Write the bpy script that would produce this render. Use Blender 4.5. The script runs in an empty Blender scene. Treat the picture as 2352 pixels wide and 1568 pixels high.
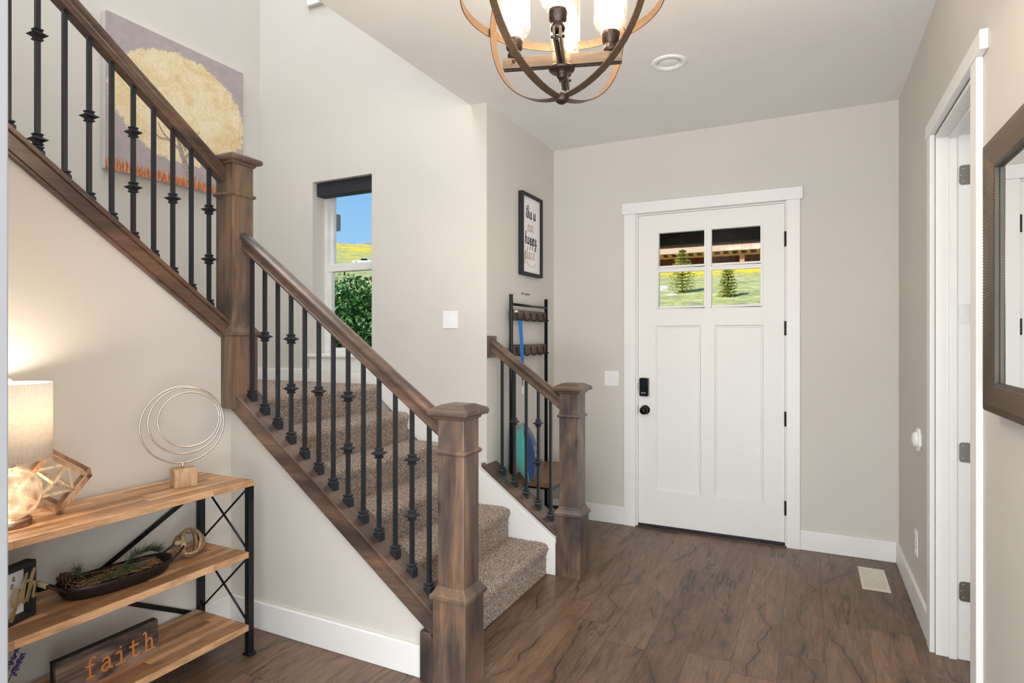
import bpy, bmesh, math, random
from mathutils import Vector, Matrix
random.seed(7)
PI = math.pi
SC = bpy.context.scene
COL = SC.collection

# ------------------------------------------------------------------ camera
cd = bpy.data.cameras.new('camera')
cam = bpy.data.objects.new('camera', cd)
COL.objects.link(cam)
cam.location = (0, 0, 1.24)
cam.rotation_euler = (PI/2, 0, math.radians(26.3))
cd.sensor_width = 36
cd.lens = 1380/2352*36
cd.shift_y = -8/2352
cd.clip_start = 0.05
cd.clip_end = 2000
SC.camera = cam
SC.view_settings.view_transform = 'Standard'
SC.view_settings.look = 'None'
SC.view_settings.gamma = 1
SC.view_settings.use_curve_mapping = False
SC.view_settings.exposure = 0.38

# ------------------------------------------------------------------ world and lights
def lin(h):
    h = h.lstrip('#')
    v = [int(h[i:i+2], 16)/255 for i in (0, 2, 4)]
    return tuple((c/12.92 if c <= 0.04045 else ((c+0.055)/1.055)**2.4) for c in v) + (1.0,)

w = bpy.data.worlds.new('sky'); SC.world = w; w.use_nodes = True
nt = w.node_tree; nt.nodes.clear()
wo = nt.nodes.new('ShaderNodeOutputWorld'); bg = nt.nodes.new('ShaderNodeBackground')
tc = nt.nodes.new('ShaderNodeTexCoord'); sx = nt.nodes.new('ShaderNodeSeparateXYZ'); cr = nt.nodes.new('ShaderNodeValToRGB')
nt.links.new(tc.outputs['Generated'], sx.inputs[0]); nt.links.new(sx.outputs[2], cr.inputs[0])
nt.links.new(cr.outputs[0], bg.inputs[0]); nt.links.new(bg.outputs[0], wo.inputs[0])
e = cr.color_ramp.elements
e[0].position = 0.0; e[0].color = lin('#b4b4a4')
e[1].position = 0.06; e[1].color = lin('#a9d2f0')
for p_, c_ in ((0.2, '#8fc4ee'), (0.4, '#5f9de0'), (0.8, '#4a86d6')):
    q = cr.color_ramp.elements.new(p_); q.color = lin(c_)
bg.inputs[1].default_value = 0.8

def light(kind, name, loc, energy, color=(1, 1, 1), rot=(0, 0, 0), size=None, sizey=None, radius=None, spread=None):
    l = bpy.data.lights.new(name, kind); l.energy = energy; l.color = color
    o = bpy.data.objects.new(name, l); COL.objects.link(o); o.location = loc; o.rotation_euler = rot
    if kind == 'AREA':
        l.shape = 'RECTANGLE'; l.size = size; l.size_y = sizey
        if spread: l.spread = spread
    if radius is not None: l.shadow_soft_size = radius
    return o
s = light('SUN', 'sun', (0, 0, 20), 3.8, (1, .97, .9), (math.radians(48), 0, math.radians(-28)))
s.data.angle = math.radians(0.6)
WARMW = (1.0, .965, .925)
# wide fill lamp added behind the camera; no windows are built there
light('AREA', 'great_room_window_light', (0.2, -5.05, 1.3), 105, (.84, .92, 1), (math.radians(94), 0, 0), 9.6, 2.3)
# hidden fill lamp near the floor, added to brighten the ceiling
light('AREA', 'ceiling_uplight_fill', (0.5, -1.3, .12), 410, (.86, .935, 1), (math.radians(158), 0, 0), 5.0, 2.6)
# unseen fill lamp on the right, added to lift the left walls
light('AREA', 'great_room_side_window_light', (5.0, -2.1, 1.35), 140, (.86, .93, 1), (math.radians(90), 0, math.radians(62)), 4.0, 2.2)
# overhead fill lamp behind the camera, added to brighten the nearer walls
light('AREA', 'great_room_overhead_fill', (0.1, -1.2, 2.5), 62, (.98, .985, 1), (math.radians(32), 0, 0), 4.4, 1.0)
# daylight from the upper storey windows falling down the stairwell
light('AREA', 'upper_storey_window_light', (-2.55, 0.9, 5.0), 56, (.86, .93, 1), (0, 0, 0), 1.4, 3.2)
# window of the side room beyond the right-hand doorway
light('AREA', 'side_room_window_light', (2.6, 1.6, 1.4), 15, (.97, .985, 1), (math.radians(90), 0, math.radians(90)), 1.6, 1.6)

# ------------------------------------------------------------------ node helpers
class NT:
    def __init__(s, name):
        s.m = bpy.data.materials.new(name); s.m.use_nodes = True
        s.t = s.m.node_tree; s.t.nodes.clear()
        s.out = s.t.nodes.new('ShaderNodeOutputMaterial')
        s.tc = None
    def n(s, t, ins=None, **kw):
        nd = s.t.nodes.new('ShaderNode'+t)
        for k, v in kw.items(): setattr(nd, k, v)
        for k, v in (ins or {}).items():
            if isinstance(v, bpy.types.NodeSocket): s.t.links.new(v, nd.inputs[k])
            elif isinstance(v, bpy.types.Node): s.t.links.new(v.outputs[0], nd.inputs[k])
            else: nd.inputs[k].default_value = v
        return nd
    def obj(s):
        if not s.tc: s.tc = s.n('TexCoord')
        return s.tc.outputs['Object']
    def math(s, op, a, b=0.0, c=None):
        d = {0: a, 1: b}
        if c is not None: d[2] = c
        return s.n('Math', d, operation=op).outputs[0]
    def mapping(s, vec, scale=(1, 1, 1), loc=(0, 0, 0), rot=(0, 0, 0)):
        return s.n('Mapping', {'Vector': vec, 'Scale': scale, 'Location': loc, 'Rotation': rot}).outputs[0]
    def noise(s, vec, scale=5, detail=3, rough=.5, dist=0):
        return s.n('TexNoise', {'Vector': vec, 'Scale': scale, 'Detail': detail, 'Roughness': rough, 'Distortion': dist})
    def ramp(s, fac, stops, interp='LINEAR'):
        r = s.n('ValToRGB', {0: fac}); r.color_ramp.interpolation = interp
        el = r.color_ramp.elements
        while len(el) > 1: el.remove(el[-1])
        el[0].position = stops[0][0]; el[0].color = stops[0][1] if len(stops[0][1]) == 4 else (*stops[0][1], 1)
        for p, c in stops[1:]:
            x = el.new(p); x.color = c
        return r.outputs[0]
    def mix(s, f, a, b, mode='MIX'):
        d = s.n('Mix', data_type='RGBA', blend_type=mode)
        for k, v in ((0, f), (6, a), (7, b)):
            if isinstance(v, bpy.types.NodeSocket): s.t.links.new(v, d.inputs[k])
            else: d.inputs[k].default_value = v
        return d.outputs[2]
    def bump(s, h, strength=.2, dist=.002):
        return s.n('Bump', {'Height': h, 'Strength': strength, 'Distance': dist}).outputs[0]
    def bsdf(s, color, rough=.5, metal=0, normal=None, **kw):
        d = {'Base Color': color, 'Roughness': rough, 'Metallic': metal}
        if normal is not None: d['Normal'] = normal
        d.update({k.replace('_', ' '): v for k, v in kw.items()})
        b = s.n('BsdfPrincipled', d)
        s.t.links.new(b.outputs[0], s.out.inputs[0]); return b

W1 = (1, 1, 1, 1); B0 = (0, 0, 0, 1)
def G(v): return (v, v, v, 1)

def paint(name, hexc, rough=.75, tex=.12, scale=220, var=.025):
    t = NT(name); o = t.obj()
    n1 = t.noise(o, 1.3, 2); n2 = t.noise(o, scale, 3)
    c = lin(hexc)
    a = tuple(x*(1-var) for x in c[:3])+(1,); b = tuple(min(1, x*(1+var)) for x in c[:3])+(1,)
    t.bsdf(t.ramp(n1.outputs[0], [(.3, a), (.7, b)]), rough, normal=t.bump(n2.outputs[0], tex, .0015))
    return t.m

def plain(name, hexc, rough=.5, metal=0, bump=0, bscale=300, **kw):
    t = NT(name); o = t.obj(); n = t.noise(o, bscale if bump else 8, 2)
    c = lin(hexc)
    col = t.ramp(n.outputs[0], [(.3, tuple(x*.93 for x in c[:3])+(1,)), (.7, tuple(min(1, x*1.06) for x in c[:3])+(1,))])
    t.bsdf(col, rough, metal, normal=t.bump(n.outputs[0], bump, .001) if bump else None, **kw)
    return t.m

def wood(name, dark, mid, light_, axis='z', blotch=3.0, grain=60, rough=.38, knots=True, coat=.15):
    """stained wood, grain along one axis of the object"""
    t = NT(name); o = t.obj()
    st = {'x': (.06, 1, 1), 'y': (1, .06, 1), 'z': (1, 1, .06)}[axis]
    st2 = {'x': (.28, 1, 1), 'y': (1, .28, 1), 'z': (1, 1, .28)}[axis]
    big = t.noise(t.mapping(o, st2), blotch*2.2, 3, .6, .8)
    g = t.noise(t.mapping(o, st), grain*2.2, 5, .65, .3)
    g2 = t.noise(t.mapping(o, st, loc=(3, 1, 7)), grain*.35, 3, .6, 1.2)
    c = t.ramp(big.outputs[0], [(.34, lin(dark)), (.5, lin(mid)), (.66, lin(light_))])
    c = t.mix(.55, c, t.ramp(g.outputs[0], [(.3, G(.45)), (.62, G(1.15))]), 'MULTIPLY')
    c = t.mix(.4, c, t.ramp(g2.outputs[0], [(.35, G(.55)), (.6, G(1.1))]), 'MULTIPLY')
    if knots:
        v = t.n('TexVoronoi', {'Vector': t.mapping(o, tuple(x if x == 1 else .5 for x in st)), 'Scale': 6.0, 'Randomness': 1.0})
        k = t.ramp(v.outputs['Distance'], [(.05, G(.28)), (.13, G(1))])
        c = t.mix(.8, c, k, 'MULTIPLY')
    t.bsdf(c, rough, normal=t.bump(g.outputs[0], .12, .0008), Coat_Weight=coat, Coat_Roughness=.25)
    return t.m

def planks(name, width, length, along='y', x0=0.0, pal=(), seam=.012, grain=1.0, rough=.34, cracks=True, endw=.004, coat=.0, joint=True):
    """boards of one width side by side, random butt joints"""
    t = NT(name); o = t.obj()
    s_ = t.n('SeparateXYZ', {0: o})
    X, Yv = (s_.outputs[0], s_.outputs[1]) if along == 'y' else (s_.outputs[1], s_.outputs[0])
    u = t.math('DIVIDE', t.math('SUBTRACT', X, x0), width)
    i = t.math('FLOOR', u); fu = t.math('FRACT', u)
    rnd = t.n('TexWhiteNoise', {'W': i}, noise_dimensions='1D').outputs[0]
    v = t.math('ADD', t.math('DIVIDE', Yv, length), t.math('MULTIPLY', rnd, 7.3))
    j = t.math('FLOOR', v); fv = t.math('FRACT', v)
    cid = t.n('CombineXYZ', {0: i, 1: j, 2: 0.0})
    wn = t.n('TexWhiteNoise', {'Vector': cid.outputs[0]}, noise_dimensions='3D')
    base = t.ramp(wn.outputs[0], pal)
    off = t.n('VectorMath', {0: wn.outputs[1], 1: (37, 37, 37)}, operation='MULTIPLY').outputs[0]
    vec = t.n('VectorMath', {0: o, 1: off}, operation='ADD').outputs[0]
    st = (1, .07, 1) if along == 'y' else (.07, 1, 1)
    st2 = (1, .22, 1) if along == 'y' else (.22, 1, 1)
    g = t.noise(t.mapping(vec, st), 150*grain, 6, .68, .4)
    b = t.noise(t.mapping(vec, st2), 13*grain, 4, .6, 1.0)
    c = t.mix(.6, base, t.ramp(g.outputs[0], [(.3, G(.5)), (.62, G(1.22))]), 'MULTIPLY')
    c = t.mix(.75, c, t.ramp(b.outputs[0], [(.3, G(.55)), (.6, G(1.12))]), 'MULTIPLY')
    if cracks: c = t.mix(.5, c, t.ramp(t.noise(t.mapping(vec, st, loc=(1, 2, 3)), 420*grain, 5, .7).outputs[0], [(.35, G(.6)), (.6, G(1.2))]), 'MULTIPLY')
    if cracks:
        k = t.noise(t.mapping(vec, (1, .085, 1) if along == 'y' else (.085, 1, 1)), 10, 5, .6, .7)
        d = t.math('ABSOLUTE', t.math('SUBTRACT', k.outputs[0], .5))
        gate = t.ramp(t.noise(t.mapping(vec, st2, loc=(5, 5, 5)), 7, 2).outputs[0], [(.50, B0), (.62, W1)])
        line = t.ramp(d, [(.0, W1), (.03, B0)])
        m = t.math('MULTIPLY', line, gate)
        c = t.mix(t.math('MULTIPLY', m, .78), c, lin('#1c1613'))
        cv = t.n('CombineXYZ', {0: t.math('MULTIPLY', wn.outputs[0], 91.0), 1: t.math('MULTIPLY', Yv, 1.0), 2: 0.0}).outputs[0]
        w1 = t.noise(cv, 2.3, 2, .5); w2 = t.noise(cv, 22, 4, .6)
        pos = t.math('ADD', t.math('MULTIPLY', t.math('SUBTRACT', w1.outputs[0], .5), 2.2), t.math('MULTIPLY', t.math('SUBTRACT', w2.outputs[0], .5), .13))
        dd_ = t.math('ABSOLUTE', t.math('SUBTRACT', t.math('SUBTRACT', fu, .5), pos))
        gt = t.ramp(t.noise(cv, 3.1, 2, .5).outputs[0], [(.46, B0), (.55, W1)])
        c = t.mix(t.math('MULTIPLY', t.math('MULTIPLY', t.ramp(dd_, [(0, W1), (.22, B0)]), gt), .38), c, lin('#3a2d25'))
        c = t.mix(t.math('MULTIPLY', t.math('MULTIPLY', t.ramp(dd_, [(.004, W1), (.028, B0)]), gt), .8), c, lin('#1d1613'))
        k2 = t.ramp(t.n('TexVoronoi', {'Vector': t.mapping(vec, (1, .4, 1) if along == 'y' else (.4, 1, 1)), 'Scale': 3.6}).outputs['Distance'], [(.03, W1), (.1, B0)])
        c = t.mix(t.math('MULTIPLY', k2, .6), c, lin('#241b16'))
    e1 = t.math('LESS_THAN', fu, seam); e2 = t.math('LESS_THAN', fv, endw)
    es = t.math('MAXIMUM', e1, e2 if joint else 0.0)
    c = t.mix(t.math('MULTIPLY', es, .7), c, lin('#17110e'))
    hgt = t.math('SUBTRACT', g.outputs[0], t.math('MULTIPLY', es, 1.5))
    t.bsdf(c, t.ramp(g.outputs[0], [(.3, G(rough+.1)), (.7, G(rough-.04))]), normal=t.bump(hgt, .12, .001), Coat_Weight=coat)
    return t.m

M = {}
M['wall'] = paint('greige_wall_paint', '#d3cec6', .7)
M['ceiling'] = paint('textured_ceiling_paint', '#eceae6', .85, .5, 60)
M['white'] = paint('white_trim_paint', '#eeedea', .38, .02, 90, .01)
M['door_white'] = paint('white_door_paint', '#ecebe7', .42, .06, 60, .012)
M['floor'] = planks('laminate_floor', .1612, 1.35, 'y', -.266, [(0, lin('#634b3b')), (.3, lin('#7a5f4b')), (.55, lin('#6e5744')), (.8, lin('#83664f')), (1, lin('#614d3f'))], rough=.36, endw=.0022)
M['alder'] = wood('stained_alder_vertical', '#3f3737', '#605046', '#856a54', 'z')
M['alder_x'] = wood('stained_alder_lengthwise', '#4e403b', '#6b5648', '#866a54', 'x', knots=False)
M['iron'] = plain('black_iron', '#33363b', .36, .5, .15, 400)
M['butcher'] = planks('butcher_block_strips', .029, .62, 'y', .004, [(0, lin('#8f6848')), (.2, lin('#b98a62')), (.4, lin('#d9ac82')), (.6, lin('#a17a5b')), (.8, lin('#c99a72')), (1, lin('#dbb48c'))], grain=1.6, rough=.42, cracks=False, seam=.02, endw=.0015)

def carpet_mat():
    t = NT('speckled_carpet'); o = t.obj()
    v = t.n('TexVoronoi', {'Vector': o, 'Scale': 300.0})
    n = t.noise(o, 170, 4, .75); big = t.noise(o, 2.5, 2)
    f = t.math('ADD', t.math('MULTIPLY', t.n('SeparateColor', {0: v.outputs['Color']}).outputs[0], .6), t.math('MULTIPLY', n.outputs[0], .4))
    c = t.ramp(f, [(.14, lin('#2e241e')), (.32, lin('#6c5849')), (.48, lin('#977e6b')), (.68, lin('#c4ae9a')), (.88, lin('#e2d3c3'))])
    c = t.mix(.25, c, t.ramp(big.outputs[0], [(.3, G(.85)), (.7, G(1.1))]), 'MULTIPLY')
    t.bsdf(c, .95, normal=t.bump(v.outputs['Distance'], .8, .004), Sheen_Weight=.25)
    return t.m
M['carpet'] = carpet_mat()

def glass_mat(name, tint=(1, 1, 1), gloss=.06, rough=0.0):
    t = NT(name)
    tr = t.n('BsdfTransparent', {0: (*tint, 1)}); gl = t.n('BsdfGlossy', {0: W1, 1: rough})
    lw = t.n('LayerWeight', {0: .12})
    f = t.math('ADD', t.math('MULTIPLY', lw.outputs[0], .1), gloss*.02)
    mx = t.n('MixShader', {0: f, 1: tr.outputs[0], 2: gl.outputs[0]})
    t.t.links.new(mx.outputs[0], t.out.inputs[0]); return t.m
M['pane'] = glass_mat('window_glass')

def emit_mat(name, hexc, strength):
    t = NT(name); em = t.n('Emission', {0: lin(hexc), 1: strength})
    t.t.links.new(em.outputs[0], t.out.inputs[0]); return t.m

# ------------------------------------------------------------------ mesh builder
class MB:
    def __init__(s): s.v = []; s.f = []; s.sm = []
    def add(s, vs, fs, smooth=False):
        b = len(s.v); s.v += [tuple(v) for v in vs]
        s.f += [tuple(b+i for i in f) for f in fs]; s.sm += [smooth]*len(fs); return s
    def box(s, a, b):
        x0, y0, z0 = [min(p, q) for p, q in zip(a, b)]; x1, y1, z1 = [max(p, q) for p, q in zip(a, b)]
        return s.add([(x0, y0, z0), (x1, y0, z0), (x1, y1, z0), (x0, y1, z0), (x0, y0, z1), (x1, y0, z1), (x1, y1, z1), (x0, y1, z1)],
                     [(0, 3, 2, 1), (4, 5, 6, 7), (0, 1, 5, 4), (1, 2, 6, 5), (2, 3, 7, 6), (3, 0, 4, 7)])
    def frustum(s, c, z0, z1, w0, w1, d0=None, d1=None):
        d0 = w0 if d0 is None else d0; d1 = w1 if d1 is None else d1
        x, y = c
        return s.add([(x-w0/2, y-d0/2, z0), (x+w0/2, y-d0/2, z0), (x+w0/2, y+d0/2, z0), (x-w0/2, y+d0/2, z0),
                      (x-w1/2, y-d1/2, z1), (x+w1/2, y-d1/2, z1), (x+w1/2, y+d1/2, z1), (x-w1/2, y+d1/2, z1)],
                     [(0, 3, 2, 1), (4, 5, 6, 7), (0, 1, 5, 4), (1, 2, 6, 5), (2, 3, 7, 6), (3, 0, 4, 7)])
    def stack(s, c, prof):
        """square mouldings: prof = [(z, width), ...]"""
        x, y = c; vs = []; fs = []
        for z, wd in prof: vs += [(x-wd/2, y-wd/2, z), (x+wd/2, y-wd/2, z), (x+wd/2, y+wd/2, z), (x-wd/2, y+wd/2, z)]
        for k in range(len(prof)-1):
            for i in range(4): fs.append((4*k+i, 4*k+(i+1) % 4, 4*k+4+(i+1) % 4, 4*k+4+i))
        fs += [(3, 2, 1, 0), tuple(4*(len(prof)-1)+i for i in range(4))]
        return s.add(vs, fs)
    def prism(s, poly, axis, a, b, smooth=False):
        """extrude a polygon (list of 2D points) along axis from a to b"""
        def P(p, t): return {'x': (t, p[0], p[1]), 'y': (p[0], t, p[1]), 'z': (p[0], p[1], t)}[axis]
        n = len(poly); vs = [P(p, a) for p in poly]+[P(p, b) for p in poly]
        s.add(vs, [tuple(range(n))[::-1], tuple(range(n, 2*n))])
        return s.add(vs, [(i, (i+1) % n, n+(i+1) % n, n+i) for i in range(n)], smooth)
    def tube(s, pts, r, n=8, closed=False, caps=True, squash=None):
        pts = [Vector(p) for p in pts]; m = len(pts); rings = []
        rr = r if isinstance(r, (list, tuple)) else [r]*m
        up = Vector((0, 0, 1)); prev = None
        for k in range(m):
            if closed: d = pts[(k+1) % m]-pts[k-1]
            else: d = pts[min(k+1, m-1)]-pts[max(k-1, 0)]
            d.normalize()
            if prev is None:
                a = d.cross(up)
                if a.length < .1: a = d.cross(Vector((1, 0, 0)))
            else: a = prev-d*prev.dot(d)
            if a.length < 1e-6: a = d.orthogonal()
            a.normalize(); prev = a; b = d.cross(a)
            rings.append([pts[k]+(a*math.cos(2*PI*i/n)+b*math.sin(2*PI*i/n))*rr[k] for i in range(n)])
        vs = [v for rg in rings for v in rg]; fs = []
        for k in range(m if closed else m-1):
            k2 = (k+1) % m
            for i in range(n): fs.append((k*n+i, k*n+(i+1) % n, k2*n+(i+1) % n, k2*n+i))
        s.add(vs, fs, True)
        if caps and not closed: s.add(rings[0], [tuple(range(n))[::-1]]); s.add(rings[-1], [tuple(range(n))])
        return s
    def lathe(s, c, prof, n=32, axis='z'):
        vs = []; fs = []
        for (r, z) in prof:
            for i in range(n):
                a = 2*PI*i/n; p = (r*math.cos(a), r*math.sin(a), z)
                if axis == 'x': p = (p[2], p[0], p[1])
                if axis == 'y': p = (p[0], p[2], p[1])
                vs.append((c[0]+p[0], c[1]+p[1], c[2]+p[2]))
        for k in range(len(prof)-1):
            for i in range(n): fs.append((k*n+i, k*n+(i+1) % n, k*n+n+(i+1) % n, k*n+n+i))
        return s.add(vs, fs, True)
    def ribbon(s, frames, w, th):
        """flat band: frames = [(point, across, outward)], closed"""
        vs = []; fs = []; m = len(frames)
        for p, a, o in frames:
            for i, j in ((-1, -1), (1, -1), (1, 1), (-1, 1)): vs.append(Vector(p)+Vector(a)*(i*w/2)+Vector(o)*(j*th/2))
        for k in range(m):
            q = (k+1) % m
            for i in range(4): fs.append((k*4+i, k*4+(i+1) % 4, q*4+(i+1) % 4, q*4+i))
        return s.add(vs, fs, False)
    def xf(s, mat):
        s.v = [tuple(mat @ Vector(v)) for v in s.v]; return s
    def build(s, name, mat, parent=None, bevel=0, seg=2, loc=None, rot=None, fix=True):
        me = bpy.data.meshes.new(name); me.from_pydata(s.v, [], s.f)
        me.polygons.foreach_set('use_smooth', s.sm)
        if fix:
            bm = bmesh.new(); bm.from_mesh(me); bmesh.ops.remove_doubles(bm, verts=bm.verts, dist=1e-5)
            bmesh.ops.recalc_face_normals(bm, faces=bm.faces); bm.to_mesh(me); bm.free()
        me.update(); me.materials.append(mat)
        o = bpy.data.objects.new(name, me); COL.objects.link(o)
        if loc is not None: o.location = loc
        if rot is not None: o.rotation_euler = rot
        if parent is not None:
            o.parent = parent; o.matrix_parent_inverse = base_inv(parent)
        if bevel:
            bv = o.modifiers.new('bevel', 'BEVEL'); bv.width = bevel; bv.segments = seg; bv.limit_method = 'ANGLE'; bv.angle_limit = math.radians(35)
            bv.harden_normals = False
        return o

def base_inv(p):
    """children are modelled in room coordinates under an unrotated base"""
    if p.get('local'): return Matrix()
    m = Matrix()
    q = p
    while q is not None:
        m = Matrix.Translation(q.location) @ m
        q = q.parent if (q.parent and q.type != 'EMPTY') else None
    return m.inverted() if p.type == 'EMPTY' else Matrix()

def tag(o, label, cat, group=None, kind=None):
    o['label'] = label; o['category'] = cat
    if group: o['group'] = group
    if kind: o['kind'] = kind
    return o
def thing(name, label, cat, loc, group=None):
    o = bpy.data.objects.new(name, None); COL.objects.link(o); o.location = loc; o.empty_display_size = .1
    return tag(o, label, cat, group)
def struct(o, label=None):
    o['kind'] = 'structure'
    if label: o['label'] = label
    return o
def crom(pts, k=6, closed=False):
    out = []; n = len(pts)
    P = [Vector((*p, 0)) if len(p) == 2 else Vector(p) for p in pts]
    rng = range(n) if closed else range(n-1)
    for i in rng:
        p0 = P[(i-1) % n] if closed or i > 0 else P[0]*2-P[1]
        p1 = P[i]; p2 = P[(i+1) % n]
        p3 = P[(i+2) % n] if closed or i+2 < n else P[-1]*2-P[-2]
        for j in range(k):
            t = j/k
            out.append(.5*((2*p1)+(p2-p0)*t+(2*p0-5*p1+4*p2-p3)*t*t+(3*p1-p0-3*p2+p3)*t*t*t))
    if not closed: out.append(P[-1])
    return out

# ================================================================== ROOM SHELL
CZ = 2.555
def wallbox(name, boxes, mat=None, label=None):
    b = MB()
    for p, q in boxes: b.box(p, q)
    return struct(b.build(name, mat or M['wall'], fix=False), label)

struct(MB().box((-5.2, -5.2, -.1), (5.2, 4.1, 0)).build('floor', M['floor']), 'dark brown wood-look plank floor')
# right part of the ceiling with its open edge above the stairs
wallbox('ceiling', [((-1.715, -5.2, CZ), (5.2, 4.1, CZ+.3)), ((-5.2, -5.2, CZ), (-1.715, -1.0, CZ+.3))], M['ceiling'])
# door wall
wallbox('wall_front', [((-1.7, 3.92, 0), (-1.021, 4.06, CZ)), ((-.121, 3.92, 0), (.6, 4.06, CZ)), ((-1.021, 3.92, 2.05), (-.121, 4.06, CZ)),
                       ((-1.6, 3.92, CZ+.3), (3.0, 4.06, 5.2))])
wallbox('wall_right', [((.445, 2.85, 0), (.59, 3.92, CZ)), ((.445, .8, 0), (.59, 2.15, CZ)), ((.445, 2.15, 2.035), (.59, 2.85, CZ))])
# window wall on the landing, also the side of the nook
wx0, wx1, wz0, wz1 = -2.905, -2.418, 1.135, 2.255
wallbox('wall_window', [((-3.52, 2.94, 0), (wx0, 3.12, 5.2)), ((wx1, 2.94, 0), (-1.61, 3.12, 5.2)), ((wx0, 2.94, 0), (wx1, 3.12, wz0)), ((wx0, 2.94, wz1), (wx1, 3.12, 5.2))])
wallbox('wall_nook', [((-1.75, 3.12, 0), (-1.61, 4.06, CZ))])
wallbox('wall_stairwell', [((-3.52, -5.2, 0), (-3.39, 2.94, 5.2))])
wallbox('wall_upper', [((-1.715, -1.0, CZ+.3), (-1.6, 2.94, 5.2)), ((-5.2, -1.0, CZ+.3), (-1.6, -.9, 5.2))])
wallbox('ceiling_upper', [((-3.52, -1.0, 5.1), (-1.6, 3.12, 5.2))], M['ceiling'])
wallbox('wall_back', [((-5.2, -5.3, 0), (5.2, -5.2, CZ))])
wallbox('wall_great_room', [((-5.3, -5.2, 0), (-5.2, .4, CZ)), ((5.2, -5.2, 0), (5.3, .9, CZ)), ((.59, .8, 0), (5.2, .9, CZ)), ((-5.2, .36, 0), (-3.39, .48, CZ))])
wallbox('wall_side_room', [((2.9, .9, 0), (3.0, 4.1, CZ)), ((.59, 3.3, 0), (2.9, 3.4, CZ))])
# the short partition beside the camera whose white end shows at the left edge
wallbox('wall_partition', [((-2.288, .36, 0), (-1.14, .48, CZ))], M['wall'])
struct(MB().box((-1.14, .345, 0), (-1.124, .495, CZ)).build('trim_1', paint('shaded_white_trim_paint', '#8f9093', .45, .02, 90, .01), bevel=.003), 'white casing at the end of the partition')  # white casing darkened to grey: its shade is put into the colour

# wall under the upper flight (faces the room) and knee wall under the lower flight
SU = -.743      # slope of the upper flight along y
def zu(y): return 1.312+(y-1.805)*SU          # top of its cap
SL = -.7263
def zl(x): return .262+(x+1.209)*SL           # top of the lower cap
poly = [(-.9, 0), (1.833, 0), (1.833, zu(1.8)-.35), (1.8, zu(1.8)-.35), (1.8, zu(1.8)-.06), (-.9, min(zu(-.9), 10)-.06)]
struct(MB().prism([(y, z) for y, z in poly], 'x', -2.35, -2.288).build('wall_left', M['wall']))
struct(MB().prism([(-2.288, 0), (-1.262, 0), (-1.262, zl(-1.262)-.03), (-2.288, zl(-2.288)-.03)], 'y', 1.83, 1.92).build('wall_knee', M['wall']))
# half wall of the short rail with its white stair skirt
struct(MB().prism([(-1.62, 0), (-1.19, 0), (-1.19, .205), (-1.62, .205+.43*.7263)], 'y', 2.928, 3.04).build('wall_stub', M['white']))

def base(name, b): return struct(b.build(name, M['white'], bevel=.003))
bh = .115
base('baseboard_front', MB().box((-1.6, 3.905, 0), (-1.101, 3.92, bh)).box((-.046, 3.905, 0), (.445, 3.92, bh)))
base('baseboard_right', MB().box((.43, 2.93, 0), (.445, 3.905, bh)).box((.43, .8, 0), (.445, 2.06, bh)))
base('baseboard_nook', MB().box((-1.61, 3.12, 0), (-1.595, 3.905, bh)))
base('baseboard_left', MB().box((-2.288, .48, 0), (-2.273, 1.815, bh)))
base('baseboard_knee', MB().box((-2.288, 1.815, 0), (-1.262, 1.83, bh)))
base('baseboard_landing', MB().box((-3.39, 2.925, .955), (-2.35, 2.94, 1.036)).box((-3.39, 1.3, .955), (-3.375, 2.925, 1.036)))
# white skirt board running up beside the steps
sk = [(-1.19, 0), (-1.19, .165), (-2.36, .165+1.17*.7263), (-2.36, .9), (-1.6, .25), (-1.36, 0)]
struct(MB().prism(sk, 'y', 2.918, 2.94).build('trim_2', M['white']), 'white skirt board along the steps')
struct(MB().box((wx0-.03, 2.915, 3.40), (wx1+.03, 2.94, 3.50)).build('trim_3', M['white'], bevel=.003), 'white apron of an upper window')

# ================================================================== STAIRS
RISE, RUN, R1 = .16, .223, -1.241
def carpet_block(name, profile, axis, a, b, parent, amp=.0028, step=.0055):
    """a carpeted tread: a rounded profile swept across the flight, its pile roughened"""
    pts = []
    for i in range(len(profile)-1):
        p, q = Vector(profile[i]), Vector(profile[i+1]); L = (q-p).length; n = max(1, int(L/step))
        for k in range(n): pts.append(p+(q-p)*(k/n))
    pts.append(Vector(profile[-1])); m = int(abs(b-a)/step); vs = []; fs = []
    for j in range(m+1):
        t = a+(b-a)*j/m
        for k, p in enumerate(pts):
            d = Vector((0, 0))
            if 0 < k < len(pts)-1:
                e_ = (pts[k+1]-pts[k-1]).normalized(); d = Vector((e_.y, -e_.x))*(random.uniform(-1, 1)*amp)
            q = p+d+Vector((random.uniform(-1, 1), random.uniform(-1, 1)))*.0012
            vs.append((q.x, t, q.y) if axis == 'y' else (t, q.x, q.y))
    n = len(pts)
    for j in range(m):
        for k in range(n-1): fs.append((j*n+k, (j+1)*n+k, (j+1)*n+k+1, j*n+k+1))
    return MB().add(vs, fs, True).build(name, M['carpet'], parent, fix=True)

def nose(x, z, zlow, back, sgn=1):
    """riser foot -> rounded nosing -> tread back; x of the riser, z of the tread"""
    r = .028; out = [(x, zlow), (x, z-.062), (x+sgn*.006, z-.05)]
    for i in range(7):
        a = -.35*PI/2+(PI/2+.35*PI/2)*i/6
        out.append((x+sgn*(.008-r+r*math.cos(a)+.004), z-r+r*math.sin(a)))
    out.append((back, z)); return out

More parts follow.
